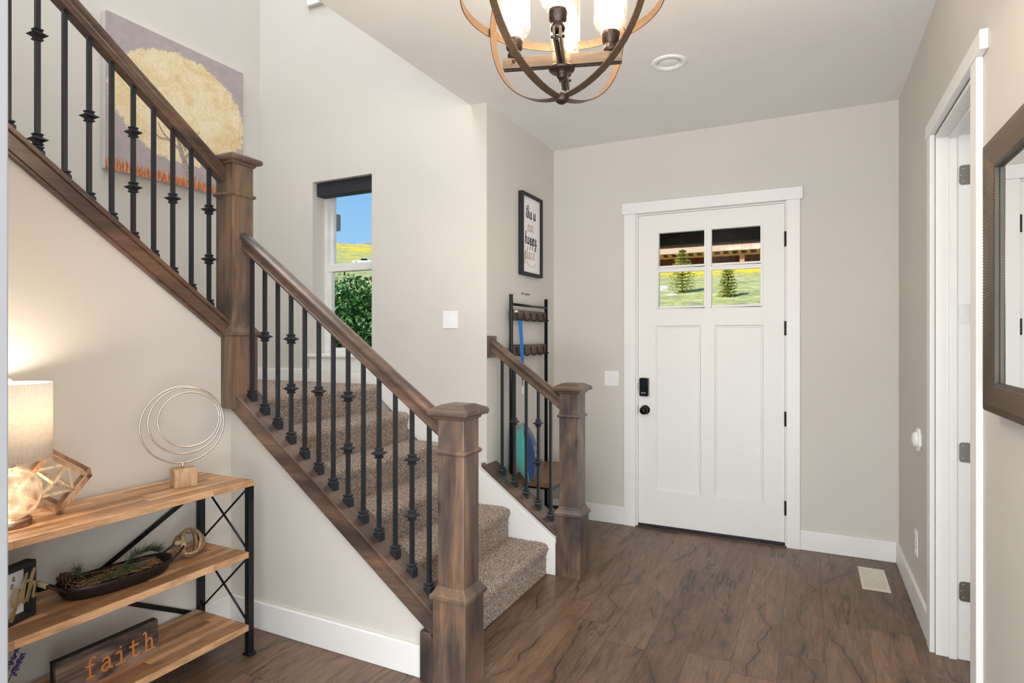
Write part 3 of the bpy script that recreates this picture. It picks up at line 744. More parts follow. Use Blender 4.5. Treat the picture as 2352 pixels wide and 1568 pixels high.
for k in range(4):
    a = AZ+k*PI/2; d = Vector((math.cos(a), math.sin(a), 0)); p = Vector((-d.y, d.x, 0))
    L = .158
    mat = Matrix(((d.x, p.x, 0, cc.x), (d.y, p.y, 0, cc.y), (0, 0, 1, za), (0, 0, 0, 1)))
    arm = bpy.data.objects.new('arm', None)
    b = MB().box((.02, -.0105, -.008), (L, -.0045, .020)).box((.02, .0045, -.008), (L, .0105, .020))
    arm = b.build('arm', M['woodarm'], t, bevel=.001, fix=False)
    arm.matrix_parent_inverse = Matrix(); arm.location = Vector((cc.x, cc.y, za))-Vector(cc); arm.rotation_euler = (0, 0, a)
    bb = MB().box((.02, -.0035, -.012), (L-.004, .0035, -.004)).xf(mat).build('arm_rail', M['darkb'], t)
    e_ = cc+d*(L-.03); ez = za
    MB().tube([e_+p*.017+Vector((0, 0, ez-cc.z+.008)), e_-p*.017+Vector((0, 0, ez-cc.z+.008))], .004, 8).build('bolt', M['darkb'], t)
    q = (e_.x, e_.y, ez)
    MB().lathe(q, [(0, .016), (.008, .017), (.017, .022), (.0185, .030), (.015, .038), (.015, .042), (.0215, .047), (.0225, .060), (.0245, .064), (.0245, .070), (.019, .074), (0, .075)], 24).build('candle_cup', M['darkb'], t)
    sh = MB().lathe(q, [(.017, .076), (.030, .078), (.040, .088), (.0435, .102), (.0435, .235), (.0425, .236), (.0420, .234), (.0420, .104), (.039, .092), (.029, .081), (.017, .079)], 32)
    if 'seeded' not in M:
        g = NT('seeded_glass'); n = g.noise(g.mapping(g.obj(), (1, 1, .5)), 75, 3, .6, 1.2)
        nb = g.bump(n.outputs[0], .8, .004)
        tr = g.n('BsdfTransparent', {0: (1, .985, .96, 1)}); tl = g.n('BsdfTranslucent', {0: (.62, .58, .53, 1), 'Normal': nb}); gl = g.n('BsdfGlossy', {0: W1, 1: .08, 'Normal': nb})
        m1 = g.n('MixShader', {0: g.ramp(n.outputs[0], [(.42, G(.004)), (.62, G(.035))]), 1: tr.outputs[0], 2: tl.outputs[0]})
        m2 = g.n('MixShader', {0: .09, 1: m1.outputs[0], 2: gl.outputs[0]}); g.t.links.new(m2.outputs[0], g.out.inputs[0])
        M['seeded'] = g.m
        M['bulb'] = emit_mat('lit_bulb', '#ffe6c6', 6)
    sh.build('glass_shade', M['seeded'], t)
    MB().lathe(q, [(0, .076), (.008, .078), (.009, .09), (.015, .105), (.0175, .12), (.015, .137), (.007, .147), (0, .149)], 16).build('bulb', M['bulb'], t)
    lp = light('POINT', 'bulb_glow', (e_.x, e_.y, ez+.17), 4.6, (1, .80, .58), radius=.03)
    lp.parent = t; lp.matrix_parent_inverse = base_inv(t)
MB().lathe((cc.x, cc.y, CZ), [(0, -.03), (.02, -.03), (.055, -.02), (.06, 0), (0, 0)], 32).build('ceiling_canopy', M['darkb'], t)

t = thing('recessed_light', 'white recessed ceiling downlight near the front door', 'ceiling light', (-.599, 2.905, CZ))
MB().lathe((-.599, 2.905, CZ), [(.052, -.001), (.055, -.0065), (.076, -.0075), (.083, -.004), (.084, .0)], 40).build('trim_ring', M['plate'], t)
MB().lathe((-.599, 2.905, CZ), [(.0525, -.006), (.046, -.002), (.046, .0)], 40).build('baffle', M['plate'], t)
MB().lathe((-.599, 2.905, CZ), [(0, -.006), (.03, -.0058), (.040, -.003), (.0465, -.0015)], 40).build('lens', M['plate'], t)

# ================================================================== TREE PAINTING
t = thing('canvas_painting', 'square canvas painting of a tree with a golden crown above orange grass', 'painting', (-3.37, 2.34, 2.145))
g = NT('painted_canvas'); o = g.obj()
s_ = g.n('SeparateXYZ', {0: o}); Y_, Z_ = s_.outputs[1], s_.outputs[2]
fine = g.noise(o, 90, 4, .7); med = g.noise(o, 22, 4, .65); strokes = g.noise(g.mapping(o, (1, 1, 1), rot=(.7, 0, 0)), 55, 5, .7, 1.5)
bgc = g.ramp(med.outputs[0], [(.3, lin('#a69a9c')), (.7, lin('#b3a7a6'))])
# crown mask: an ellipse with a ragged brushed edge
dy = g.math('DIVIDE', g.math('SUBTRACT', Y_, 2.35), .435); dz = g.math('DIVIDE', g.math('SUBTRACT', Z_, 2.60), .325)
r2 = g.math('ADD', g.math('MULTIPLY', dy, dy), g.math('MULTIPLY', dz, dz))
r2 = g.math('ADD', r2, g.math('MULTIPLY', g.math('SUBTRACT', med.outputs[0], .5), .55))
r2 = g.math('ADD', r2, g.math('MULTIPLY', g.math('SUBTRACT', fine.outputs[0], .5), .3))
mask = g.ramp(r2, [(.93, W1), (1.0, B0)])
gold = g.ramp(strokes.outputs[0], [(.25, lin('#b8965f')), (.40, lin('#d9bd8b')), (.55, lin('#e9d3a8')), (.75, lin('#f3e6c8'))])
gold = g.mix(.55, gold, g.ramp(g.noise(o, 7, 4, .7, .6).outputs[0], [(.3, lin('#c9a56a')), (.48, lin('#e6d3ab')), (.62, lin('#f2e8d2')), (.75, lin('#dcb987'))]))
gold = g.mix(.35, gold, g.ramp(g.noise(o, 160, 4, .75).outputs[0], [(.35, G(.7)), (.6, G(1.15))]), 'MULTIPLY')
dk = g.ramp(g.noise(g.mapping(o, (1, 3, 1), rot=(-.6, 0, 0)), 60, 4, .7, 2).outputs[0], [(.62, B0), (.66, W1)])
gold = g.mix(g.math('MULTIPLY', dk, .75), gold, lin('#7d5f3a'))
c = g.mix(mask, bgc, gold)
gr = g.noise(g.mapping(o, (1, 1, .12)), 110, 4, .7)
gh = g.math('ADD', 2.205, g.math('MULTIPLY', g.math('SUBTRACT', gr.outputs[0], .5), .17))
gmask = g.ramp(g.math('MULTIPLY', g.math('SUBTRACT', gh, Z_), 60), [(0, B0), (.9, W1)])
grass = g.ramp(g.noise(g.mapping(o, (1, 1, .15), loc=(0, 3, 0)), 95, 4, .7).outputs[0], [(.3, lin('#5c3b33')), (.45, lin('#a8663f')), (.6, lin('#d98e5c')), (.78, lin('#efb98a'))])
c = g.mix(gmask, c, grass)
g.bsdf(c, .7, normal=g.bump(strokes.outputs[0], .35, .002))
yA, yB, zA, zB = 1.905, 2.77, 2.145, 2.985
MB().box((-3.352, yA, zA), (-3.349, yB, zB)).build('painted_face', g.m, t)
MB().box((-3.388, yA, zA), (-3.352, yB, zB)).build('canvas_edge', plain('primed_canvas_edge', '#cfc7c4', .8), t, bevel=.002)
M['bark'] = ham('painted_bark', '#4d3b32', '#d8c6b4', 0)
def pv(px, pts, r): return MB().tube([(-3.3485, y, z) for y, z in crom(pts, 5) and [(v.x, v.y) for v in crom(pts, 5)]], r, 6)
tk_ = [0]
def taper(pts, r0, r1):
    tk_[0] += .0004
    q = crom(pts, 5); n = len(q)
    b = MB(); vs = []; fs = []
    for i, p_ in enumerate(q):
        d = (q[min(i+1, n-1)]-q[max(i-1, 0)]).normalized(); rr_ = r0+(r1-r0)*i/(n-1); nn = Vector((-d.y, d.x, 0))*rr_
        for xx in (-3.3495, -3.3478+tk_[0]): vs += [(xx, p_.x+nn.x, p_.y+nn.y), (xx, p_.x-nn.x, p_.y-nn.y)]
    for i in range(n-1): fs += [(4*i+2, 4*i+3, 4*i+7, 4*i+6), (4*i, 4*i+4, 4*i+5, 4*i+1), (4*i, 4*i+2, 4*i+6, 4*i+4), (4*i+1, 4*i+5, 4*i+7, 4*i+3)]
    return b.add(vs, fs).build('painted_branch', M['bark'], t)
taper([(2.392, 2.19), (2.37, 2.26), (2.335, 2.34), (2.32, 2.40)], .022, .011)
taper([(2.325, 2.38), (2.30, 2.44), (2.27, 2.49)], .009, .003)
taper([(2.325, 2.36), (2.27, 2.39), (2.22, 2.43), (2.19, 2.48)], .008, .002)
taper([(2.35, 2.31), (2.40, 2.37), (2.41, 2.44), (2.45, 2.50)], .010, .002)
taper([(2.33, 2.40), (2.34, 2.47), (2.33, 2.54)], .007, .002)
taper([(2.25, 2.40), (2.20, 2.395), (2.15, 2.43)], .005, .001)
taper([(2.39, 2.38), (2.44, 2.39), (2.50, 2.44)], .005, .001)
taper([(2.36, 2.36), (2.34, 2.43), (2.37, 2.50)], .005, .001)

# ================================================================== STROKE LETTERING
GL = {  # cursive single-stroke letters, x right, y up, x-height .6
 't': [[(.0, .1), (.12, .5), (.2, 1.0), (.16, .4), (.2, .02), (.38, .1)], [(.02, .68), (.4, .72)]],
 'h': [[(.0, .1), (.16, .7), (.24, 1.05), (.14, .9), (.08, .4), (.06, .0), (.14, .42), (.3, .6), (.36, .4), (.34, .08), (.5, .1)]],
 'i': [[(.0, .1), (.14, .58), (.12, .1), (.2, .0), (.32, .12)], [(.17, .82), (.18, .86)]],
 's': [[(.0, .08), (.18, .6), (.24, .45), (.28, .15), (.14, .0), (.04, .08)], [(.22, .02), (.38, .12)]],
 'o': [[(.22, .58), (.06, .4), (.08, .05), (.26, .02), (.36, .35), (.24, .58), (.44, .5)]],
 'u': [[(.0, .4), (.1, .58), (.08, .1), (.2, .0), (.34, .3), (.36, .58), (.34, .1), (.48, .08)]],
 'r': [[(.0, .1), (.1, .62), (.16, .52), (.3, .55), (.26, .1), (.34, .0), (.46, .12)]],
 'a': [[(.34, .52), (.16, .58), (.04, .25), (.14, .0), (.3, .25), (.36, .56), (.34, .1), (.48, .08)]],
 'p': [[(.0, .2), (.12, .58), (.08, .0), (.04, -.4), (.1, .1), (.26, .6), (.38, .35), (.26, .0), (.12, .1)], [(.28, .0), (.5, .1)]],
 'y': [[(.0, .4), (.1, .58), (.1, .15), (.22, .05), (.36, .58), (.3, .0), (.14, -.45), (.04, -.3), (.3, .0), (.5, .12)]],
 'l': [[(.0, .1), (.2, .8), (.22, 1.05), (.12, .8), (.1, .15), (.18, .0), (.32, .12)]],
 'c': [[(.32, .48), (.18, .58), (.05, .25), (.14, .0), (.38, .12)]],
 'e': [[(.02, .2), (.28, .36), (.24, .58), (.08, .45), (.08, .08), (.22, .0), (.4, .14)]],
 'n': [[(.0, .1), (.1, .58), (.08, .0), (.2, .5), (.34, .56), (.34, .1), (.48, .1)]],
 'g': [[(.34, .52), (.16, .58), (.04, .25), (.14, .02), (.3, .25), (.36, .56), (.32, .0), (.2, -.42), (.06, -.35), (.2, -.1), (.5, .12)]],
}
SLAB = {
 'f': [[(.22, 0), (.22, .75), (.27, .93), (.4, 1.0), (.52, .93)], [(.03, .62), (.44, .62)], [(.03, 0), (.42, 0)]],
 'a': [[(.1, .56), (.22, .66), (.38, .64), (.46, .5), (.46, .12), (.6, .02)], [(.46, .4), (.22, .37), (.06, .22), (.12, .04), (.28, .0), (.46, .15)]],
 'i': [[(.08, .62), (.3, .62), (.3, 0)], [(.03, 0), (.56, 0)], [(.28, .86), (.3, .9)]],
 't': [[(.22, .9), (.21, .15), (.3, .02), (.45, .02), (.56, .15)], [(.03, .62), (.5, .62)]],
 'h': [[(.03, 1.0), (.18, 1.0), (.18, 0)], [(.0, 0), (.34, 0)], [(.18, .42), (.3, .6), (.45, .62), (.52, .46), (.52, 0)], [(.38, 0), (.66, 0)]],
}
def letter(glyph, org, u, v, n, size, wd, th, smooth=True, slant=0, squash=1):
    """strokes as flat ribbons in the plane (u, v) with outward normal n"""
    b = MB(); u, v, n, org = Vector(u), Vector(v), Vector(n), Vector(org)
    for st_ in glyph:
        q = crom(st_, 5) if smooth and len(st_) > 2 else [Vector((*p, 0)) for p in st_]
        P = [org+u*(size*squash*(p.x+slant*p.y))+v*(size*p.y) for p in q]
        m = len(P); vs = []; fs = []
        for i, p in enumerate(P):
            d = (P[min(i+1, m-1)]-P[max(i-1, 0)]); d.normalize(); s_ = n.cross(d).normalized()*(wd/2)
            e1 = d*(-wd*.3) if i == 0 else (d*(wd*.3) if i == m-1 else d*0)
            vs += [p+s_+e1, p-s_+e1, p-s_+e1+n*th, p+s_+e1+n*th]
        for i in range(m-1):
            for j in range(4): fs.append((4*i+j, 4*i+(j+1) % 4, 4*i+4+(j+1) % 4, 4*i+4+j))
        fs += [(3, 2, 1, 0), (4*m-4, 4*m-3, 4*m-2, 4*m-1)]
        b.add(vs, fs)
    return b
def word(txt, font, org, u, v, n, size, wd, th, mat, parent, adv=.42, name='letter', slant=0, squash=1, smooth=True):
    x = 0
    for ch in txt:
        if ch == ' ': x += adv*.8; continue
        L = letter(font[ch], Vector(org)+Vector(u)*(x*size*squash), u, v, n, size, wd, th, smooth, slant, squash)
        L.build(name, mat, parent); x += {'i': .32, 'l': .32, 's': .36, 'c': .38, 't': .36}.get(ch, .46)*adv/.42 if font is GL else adv

# framed sign in the nook
t = thing('framed_sign', 'narrow black framed sign reading this is our happy place in brush script', 'framed sign', (-1.6, 3.49, 1.63))
y0_, y1_, z0_, z1_ = 3.345, 3.655, 1.635, 2.15
fm = MB().box((-1.610, y0_, z0_), (-1.578, y0_+.016, z1_)).box((-1.610, y1_-.016, z0_), (-1.578, y1_, z1_)).box((-1.610, y0_+.016, z0_), (-1.578, y1_-.016, z0_+.018)).box((-1.610, y0_+.016, z1_-.018), (-1.578, y1_-.016, z1_))
fm.build('frame', M['blackmat'], t, bevel=.001)
MB().box((-1.608, y0_+.014, z0_+.015), (-1.594, y1_-.014, z1_-.015)).build('white_panel', plain('white_paper', '#f3efee', .7), t)
M['ink'] = plain('black_ink', '#1d1c1b', .6); M['goldink'] = plain('gold_ink', '#b9a57c', .45, .2)
nx = (1, 0, 0); uy_ = (0, 1, 0); vz = (0, 0, 1)
word('this is', GL, (-1.5935, 3.425, 1.997), uy_, vz, nx, .080, .0048, .001, M['ink'], t, adv=.50, squash=.62)
word('our', GL, (-1.5935, 3.445, 1.915), uy_, vz, nx, .072, .0036, .001, M['goldink'], t, adv=.50, squash=.85)
word('happy', GL, (-1.5935, 3.41, 1.833), uy_, vz, nx, .078, .0055, .001, M['ink'], t, adv=.50, squash=.84)
word('place', GL, (-1.5935, 3.40, 1.740), uy_, vz, nx, .078, .004, .001, M['goldink'], t, adv=.50, squash=.84)
b = letter([[(0, .25), (.4, .02), (.8, -.1), (1.2, .0), (1.5, .22)]], (-1.5935, 3.43, 1.70), uy_, vz, nx, .095, .0025, .001); b.build('flourish', M['goldink'], t)
# tiny dark lettering stuck on the wall below it
wl = thing('wall_lettering', 'tiny line of dark lettering on the nook wall between sign and rack', 'lettering', (-1.61, 3.44, 1.512))
word('our place', GL, (-1.609, 3.385, 1.514), uy_, vz, nx, .013, .0022, .0006, M['ink'], wl, adv=.62, squash=1.9)

# ================================================================== HALL TREE IN THE NOOK
t = thing('hall_tree', 'tall black metal hall tree with hook boards and a wooden bench seat', 'hall tree', (-1.45, 3.45, 0))
M['tubeblk'] = plain('black_powder_coat', '#191b1f', .28, .4)
M['rustic'] = wood('rustic_board', '#3c302a', '#5e4b3f', '#7b6350', 'y', knots=True, rough=.6, coat=0)
M['seat'] = wood('bench_board', '#5b3f2c', '#7c563b', '#94694a', 'y', knots=False, rough=.4)
for y in (3.175, 3.70):
    MB().tube([(-1.575, y, .012), (-1.575, y, 1.492)], .0115, 12).lathe((-1.575, y, 1.492), [(.0115, 0), (.0125, .002), (.0115, .006), (0, .007)], 12).build('back_post', M['tubeblk'], t)
    MB().box((-1.335, y-.011, .012), (-1.313, y+.011, .385)).build('leg', M['tubeblk'], t, bevel=.002)
    for z in (.372, .11): MB().box((-1.575, y-.008, z), (-1.32, y+.008, z+.018)).build('side_rail', M['tubeblk'], t)
for z in (1.44,): MB().tube([(-1.572, 3.175, z), (-1.572, 3.70, z)], .008, 10).build('top_bar', M['tubeblk'], t)
for z0, z1 in ((1.345, 1.41), (1.132, 1.20)):
    MB().box((-1.588, 3.188, z0), (-1.572, 3.692, z1)).build('hook_board', M['rustic'], t, bevel=.002)
    for i in range(5):
        y = 3.24+i*.100
        MB().tube([(-1.570, y, z1-.016), (-1.564, y, z1-.03), (-1.563, y, z0+.018), (-1.560, y+.006, z0+.005), (-1.552, y+.018, z0-.001), (-1.545, y+.030, z0+.012)], .0042, 8).build('hook', M['tubeblk'], t)
MB().box((-1.335, 3.175, .366), (-1.315, 3.70, .388)).build('front_rail', M['tubeblk'], t)
MB().box((-1.59, 3.135, .39), (-1.310, 3.712, .42)).build('seat', M['seat'], t, bevel=.004)
b = MB()
for i in range(9): x = -1.56+i*.029; b.tube([(x, 3.175, .13), (x, 3.70, .13)], .002, 6)
for y in (3.25, 3.35, 3.45, 3.55, 3.65): b.tube([(-1.57, y, .127), (-1.32, y, .127)], .002, 6)
b.build('wire_shelf', M['tubeblk'], t)
tag(MB().box((-1.5715, 3.215, 1.392), (-1.570, 3.258, 1.406)).build('price_label', plain('white_label', '#f2f2f0', .6)), 'small white paper label on the upper hook board', 'label')

t = thing('lanyard', 'bright blue lanyard hanging from the upper hook board with a white tag', 'lanyard', (-1.55, 3.25, 1.35))
M['blue'] = plain('blue_ribbon', '#1f6fc0', .6)
b = MB(); pts = [(-1.553, 3.244, 1.345), (-1.545, 3.25, 1.2), (-1.54, 3.252, 1.05), (-1.538, 3.253, .99)]
vs = [];
for k, (x, y, z) in enumerate(pts):
    hw = .020-.003*k; vs += [(x, y-hw, z), (x+.006, y+hw, z), (x+.0075, y+hw, z), (x+.0015, y-hw, z)]
fs = [(4*k+i, 4*k+(i+1) % 4, 4*k+4+(i+1) % 4, 4*k+4+i) for k in range(3) for i in range(4)]+[(3, 2, 1, 0), (12, 13, 14, 15)]
b.add(vs, fs).build('ribbon', M['blue'], t)
vs = [(x+.010, y+(.012 if k < 3 else 0), z) for k, (x, y, z) in enumerate(pts)]
MB().tube([(x-.004, y+.012, z-.01*k) for k, (x, y, z) in enumerate(pts)], .0035, 6).build('back_ribbon', plain('dark_blue_ribbon', '#164a86', .6), t)
MB().tube([(-1.536, 3.254, .99), (-1.536, 3.254, .955)], .003, 6).build('clip', M['nickel'], t)
MB().box((-1.539, 3.243, .905), (-1.535, 3.266, .95)).build('tag', M['plate'], t, bevel=.001)

# ---- cushion
t = thing('cushion', 'two-tone cushion, teal on one side and navy with a white motif', 'cushion', (-1.47, 3.215, .42))
ang = math.radians(26)     # its edge points at the viewer
un = Vector((math.cos(ang), math.sin(ang), 0)); al = Vector((-math.sin(ang), math.cos(ang), 0))
cp = Vector((-1.505, 3.232, .568)); S = .150
N_ = 22
def pil(sgn, name, mat):
    vs = []; fs = []
    for i in range(N_+1):
        for j in range(N_+1):
            a, c = -1+2*i/N_, -1+2*j/N_
            th = 0.070*((1-a**2)*(1-c**2))**.38
            sh_ = 1-.06*(1-abs(a*c))                         # slightly pinched sides
            p = cp+al*(a*S*sh_)+Vector((0, 0, 1))*(c*S*sh_)+un*(sgn*th)
            lean = (p.z-cp.z)*-.12; p += al*0+Vector((lean, 0, 0)); vs.append(p)
    for i in range(N_):
        for j in range(N_): fs.append((i*(N_+1)+j, (i+1)*(N_+1)+j, (i+1)*(N_+1)+j+1, i*(N_+1)+j+1))
    return MB().add(vs, fs, True).build(name, mat, t)
def cloth(name, hx):
    k = NT(name); n = k.noise(k.mapping(k.obj(), (1, 1, 1)), 900, 2); k.bsdf(k.ramp(n.outputs[0], [(.3, tuple(x*.85 for x in lin(hx)[:3])+(1,)), (.7, lin(hx))]), .9, normal=k.bump(n.outputs[0], .5, .001), Sheen_Weight=.3); return k.m
pil(-1, 'teal_side', cloth('teal_linen', '#4fb3ad'))
pil(1, 'navy_side', cloth('navy_linen', '#22457f'))
mo = MB()
for c0, r0 in (((-.045, .035), .018), ((-.01, .03), .016), ((-.045, .0), .016), ((-.012, -.008), .018), ((.02, .01), .014)):
    for rr_ in (r0, r0*.55):
        pp = []
        for i in range(16):
            a = 2*PI*i/16; aa = (c0[0]-.062+rr_*.7*math.cos(a)); c2 = (c0[1]+rr_*math.sin(a))
            th = 0.070*((1-(aa/S)**2)*(1-(c2/S)**2))**.38+.001
            p = cp+al*aa+Vector((0, 0, c2))+un*th; p += Vector((-(p.z-cp.z)*.12, 0, 0)); pp.append(p)
        mo.tube(pp, .0009, 4, closed=True)
mo.build('motif', plain('white_thread', '#b9c6dc', .8), t)


# ================================================================== CONSOLE TABLE
XF, XB, YR, YL = -1.960, -2.268, 1.672, .62
t = thing('console_table', 'industrial console table with three plank shelves and black X-braced frame', 'console table', ((XF+XB)/2, 1.15, 0))
for nm, zt_, th, yr in (('tabletop', .682, .023, YR), ('shelf', .406, .024, YR-.024), ('shelf', .122, .024, YR-.024)):
    MB().box((XB, YL, zt_-th), (XF, yr, zt_)).build(nm, M['butcher'], t, bevel=.0015)
for y in (YR-.026, YL):
    for x in (XF-.022, XB):
        MB().box((x, y, .008), (x+.022, y+.026, .659)).build('leg', M['tubeblk'], t, bevel=.0015)
        MB().box((x-.008, y-.006, 0), (x+.030, y+.032, .010)).build('foot_pad', M['tubeblk'], t, bevel=.003)
for y in (YR-.014, YL+.014):
    for z0, z1 in ((.128, .382), (.41, .656)):
        for sa, sb in ((z0, z1), (z1, z0)):
            MB().tube([(XB+.016, y+(.004 if sa < sb else -.004), sa), (XF-.016, y+(.004 if sa < sb else -.004), sb)], .0042, 8).build('end_brace', M['tubeblk'], t)
def bar(a, b_, w_, th, nm):
    a, b_ = Vector(a), Vector(b_); d = (b_-a).normalized(); n = Vector((1, 0, 0)); u = n.cross(d)
    vs = [p+u*(i*w_/2)+n*(j*th/2) for p in (a, b_) for i, j in ((-1, -1), (1, -1), (1, 1), (-1, 1))]
    MB().add(vs, [(0, 1, 2, 3), (7, 6, 5, 4), (0, 4, 5, 1), (1, 5, 6, 2), (2, 6, 7, 3), (3, 7, 4, 0)]).build(nm, M['tubeblk'], t)
bar((-2.272, YR-.01, .612), (-2.272, YL+.02, .075), .018, .004, 'back_brace')
bar((-2.277, YR-.01, .092), (-2.277, YL+.02, .66), .018, .004, 'back_brace')

# ---- table lamp
lx, ly = -2.13, .935
t = thing('table_lamp', 'table lamp with dimpled amber glass globe and linen drum shade', 'table lamp', (lx, ly, .682))
MB().lathe((lx, ly, .682), [(0, 0), (.056, 0), (.057, .003), (.057, .017), (.055, .02), (0, .02)], 40).build('base', plain('brushed_rose_metal', '#a58a7c', .28, 1), t)
gm = NT('amber_dimpled_glass'); o = gm.obj()
vo = gm.n('TexVoronoi', {'Vector': o, 'Scale': 26.0}, feature='SMOOTH_F1')
nb = gm.bump(vo.outputs['Distance'], .9, .012)
tr = gm.n('BsdfTransparent', {0: (1, .95, .86, 1)}); gl = gm.n('BsdfGlossy', {0: (1, .93, .82, 1), 1: .05, 'Normal': nb}); tl = gm.n('BsdfTranslucent', {0: (1, .92, .80, 1), 'Normal': nb})
lw = gm.n('LayerWeight', {0: .35, 'Normal': nb})
m1 = gm.n('MixShader', {0: gm.ramp(vo.outputs['Distance'], [(.08, G(.06)), (.55, G(.34))]), 1: tr.outputs[0], 2: tl.outputs[0]})
m2 = gm.n('MixShader', {0: gm.math('MULTIPLY', lw.outputs[1], .95), 1: m1.outputs[0], 2: gl.outputs[0]}); gm.t.links.new(m2.outputs[0], gm.out.inputs[0])
pr = [(.02, .702)]+[(.083*math.sin(a)**.9, .778-.080*math.cos(a)) for a in [PI*(.12+.80*i/22) for i in range(23)]]+[(.018, .858)]
b = MB(); n = 64; vs = []; fs = []
for k, (r, z) in enumerate(pr):
    for i in range(n):
        a = 2*PI*i/n; rr_ = r+.0022*math.sin(a*7+z*40)*math.sin(z*90+a*3)*(r > .03); vs.append((lx+rr_*math.cos(a), ly+rr_*math.sin(a), z))
for k in range(len(pr)-1):
    for i in range(n): fs.append((k*n+i, k*n+(i+1) % n, k*n+n+(i+1) % n, k*n+n+i))
b.add(vs, fs, True).build('glass_globe', gm.m, t)
MB().lathe((lx, ly, 0), [(0, .856), (.018, .856), (.019, .862), (.010, .868), (.006, .872), (.006, .95), (.014, .955), (.015, .985), (0, .986)], 20).build('neck', M['nickel'], t)
lm = NT('linen_shade'); o = lm.obj(); n1 = lm.noise(lm.mapping(o, (1, 1, 9)), 60, 4, .7); n2 = lm.noise(lm.mapping(o, (5, 5, .6)), 70, 3, .6)
lc = lm.ramp(lm.math('MULTIPLY', lm.math('ADD', n1.outputs[0], n2.outputs[0]), .5), [(.36, lin('#ebe3d6')), (.6, lin('#fbf7f0'))])
dfs = lm.n('BsdfDiffuse', {0: lc}); tls = lm.n('BsdfTranslucent', {0: lc}); mx = lm.n('MixShader', {0: .34, 1: dfs.outputs[0], 2: tls.outputs[0]}); lm.t.links.new(mx.outputs[0], lm.out.inputs[0])
MB().lathe((lx, ly, 0), [(.107, .878), (.1065, 1.106), (.1045, 1.106), (.105, .878), (.107, .878)], 64).build('lamp_shade', lm.m, t)
b = MB()
for i in range(3): a = 2*PI*i/3+.5; b.tube([(lx+.006*math.cos(a), ly+.006*math.sin(a), 1.088), (lx+.104*math.cos(a), ly+.104*math.sin(a), 1.092)], .0015, 6)
b.lathe((lx, ly, 0), [(0, 1.084), (.009, 1.084), (.009, 1.092), (0, 1.092)], 16).tube([(lx, ly, .985), (lx, ly, 1.10)], .0016, 6)
b.build('shade_spider', M['nickel'], t)
MB().lathe((lx, ly, 1.111), [(0, -.012), (.004, -.011), (.0105, -.004), (.0115, .001), (.009, .007), (0, .0115)], 20).build('finial', M['plate'], t)
MB().lathe((lx, ly, 0), [(0, .986), (.012, .99), (.026, 1.02), (.026, 1.035), (.012, 1.06), (0, 1.064)], 20).build('bulb', emit_mat('lamp_bulb', '#ffdcae', 22), t)
for nm, z, en, r_ in (('lamp_glow', 1.05, 8.0, .035), ('globe_glow', .78, .35, .02)):
    lp = light('POINT', nm, (lx, ly, z), en, (1, .84, .66), radius=r_); lp.parent = t; lp.matrix_parent_inverse = base_inv(t)

# ---- wooden frame cube with a star inside
t = thing('geometric_sculpture', 'tilted open wooden cube frame with a pale star frame inside, beside the lamp', 'sculpture', (-2.16, 1.1, .682))
az = math.radians(63.3); dd = Vector((-math.sin(az), math.cos(az), 0)); ll = Vector((math.cos(az), math.sin(az), 0)); uu = Vector((0, 0, 1))
c0 = Vector((-2.121, 1.066, .690)); e1 = ll*.078+uu*.104; e2 = ll*-.104+uu*.078
E_ = .130
M['cubewood'] = wood('mango_wood', '#7d5a3e', '#a67a55', '#c49a70', 'z', blotch=6, knots=False, rough=.5, coat=0)
M['pale'] = wood('whitewashed_wood', '#c7b193', '#e2d0b2', '#f0e4cc', 'z', blotch=6, knots=False, rough=.6, coat=0)
def beam(a, b_, w_, mb, axes=None):
    a, b_ = Vector(a), Vector(b_); d = (b_-a).normalized(); u = d.cross(dd)
    if axes: u = min(axes, key=lambda q: abs(q.dot(d))).copy()
    if u.length < .2: u = d.cross(uu)
    u.normalize(); n_ = d.cross(u); a = a-d*w_/2; b_ = b_+d*w_/2
    vs = [p+u*(i*w_/2)+n_*(j*w_/2) for p in (a, b_) for i, j in ((-1, -1), (1, -1), (1, 1), (-1, 1))]
    mb.add(vs, [(0, 1, 2, 3), (7, 6, 5, 4), (0, 4, 5, 1), (1, 5, 6, 2), (2, 6, 7, 3), (3, 7, 4, 0)])
V_ = {(i, j, k): c0+e1*i+e2*j+dd*(E_*k) for i in (0, 1) for j in (0, 1) for k in (0, 1)}
for a in V_:
    for b_ in V_:
        if a < b_ and sum(p != q for p, q in zip(a, b_)) == 1:
            mb = MB(); beam(V_[a], V_[b_], .0115, mb, [dd, e1.normalized(), e2.normalized()]); mb.build('frame_bar', M['cubewood'], t)
ctr = c0+e1*.5+e2*.5+dd*(E_*.5); hh = E_*.47
O_ = [ctr+e1.normalized()*hh*s_ for s_ in (-1, 1)]+[ctr+e2.normalized()*hh*s_ for s_ in (-1, 1)]+[ctr+dd*hh*s_ for s_ in (-1, 1)]
for i in range(6):
    for j in range(i+1, 6):
        if i//2 != j//2: mb = MB(); beam(O_[i], O_[j], .0075, mb); mb.build('star_bar', M['pale'], t)

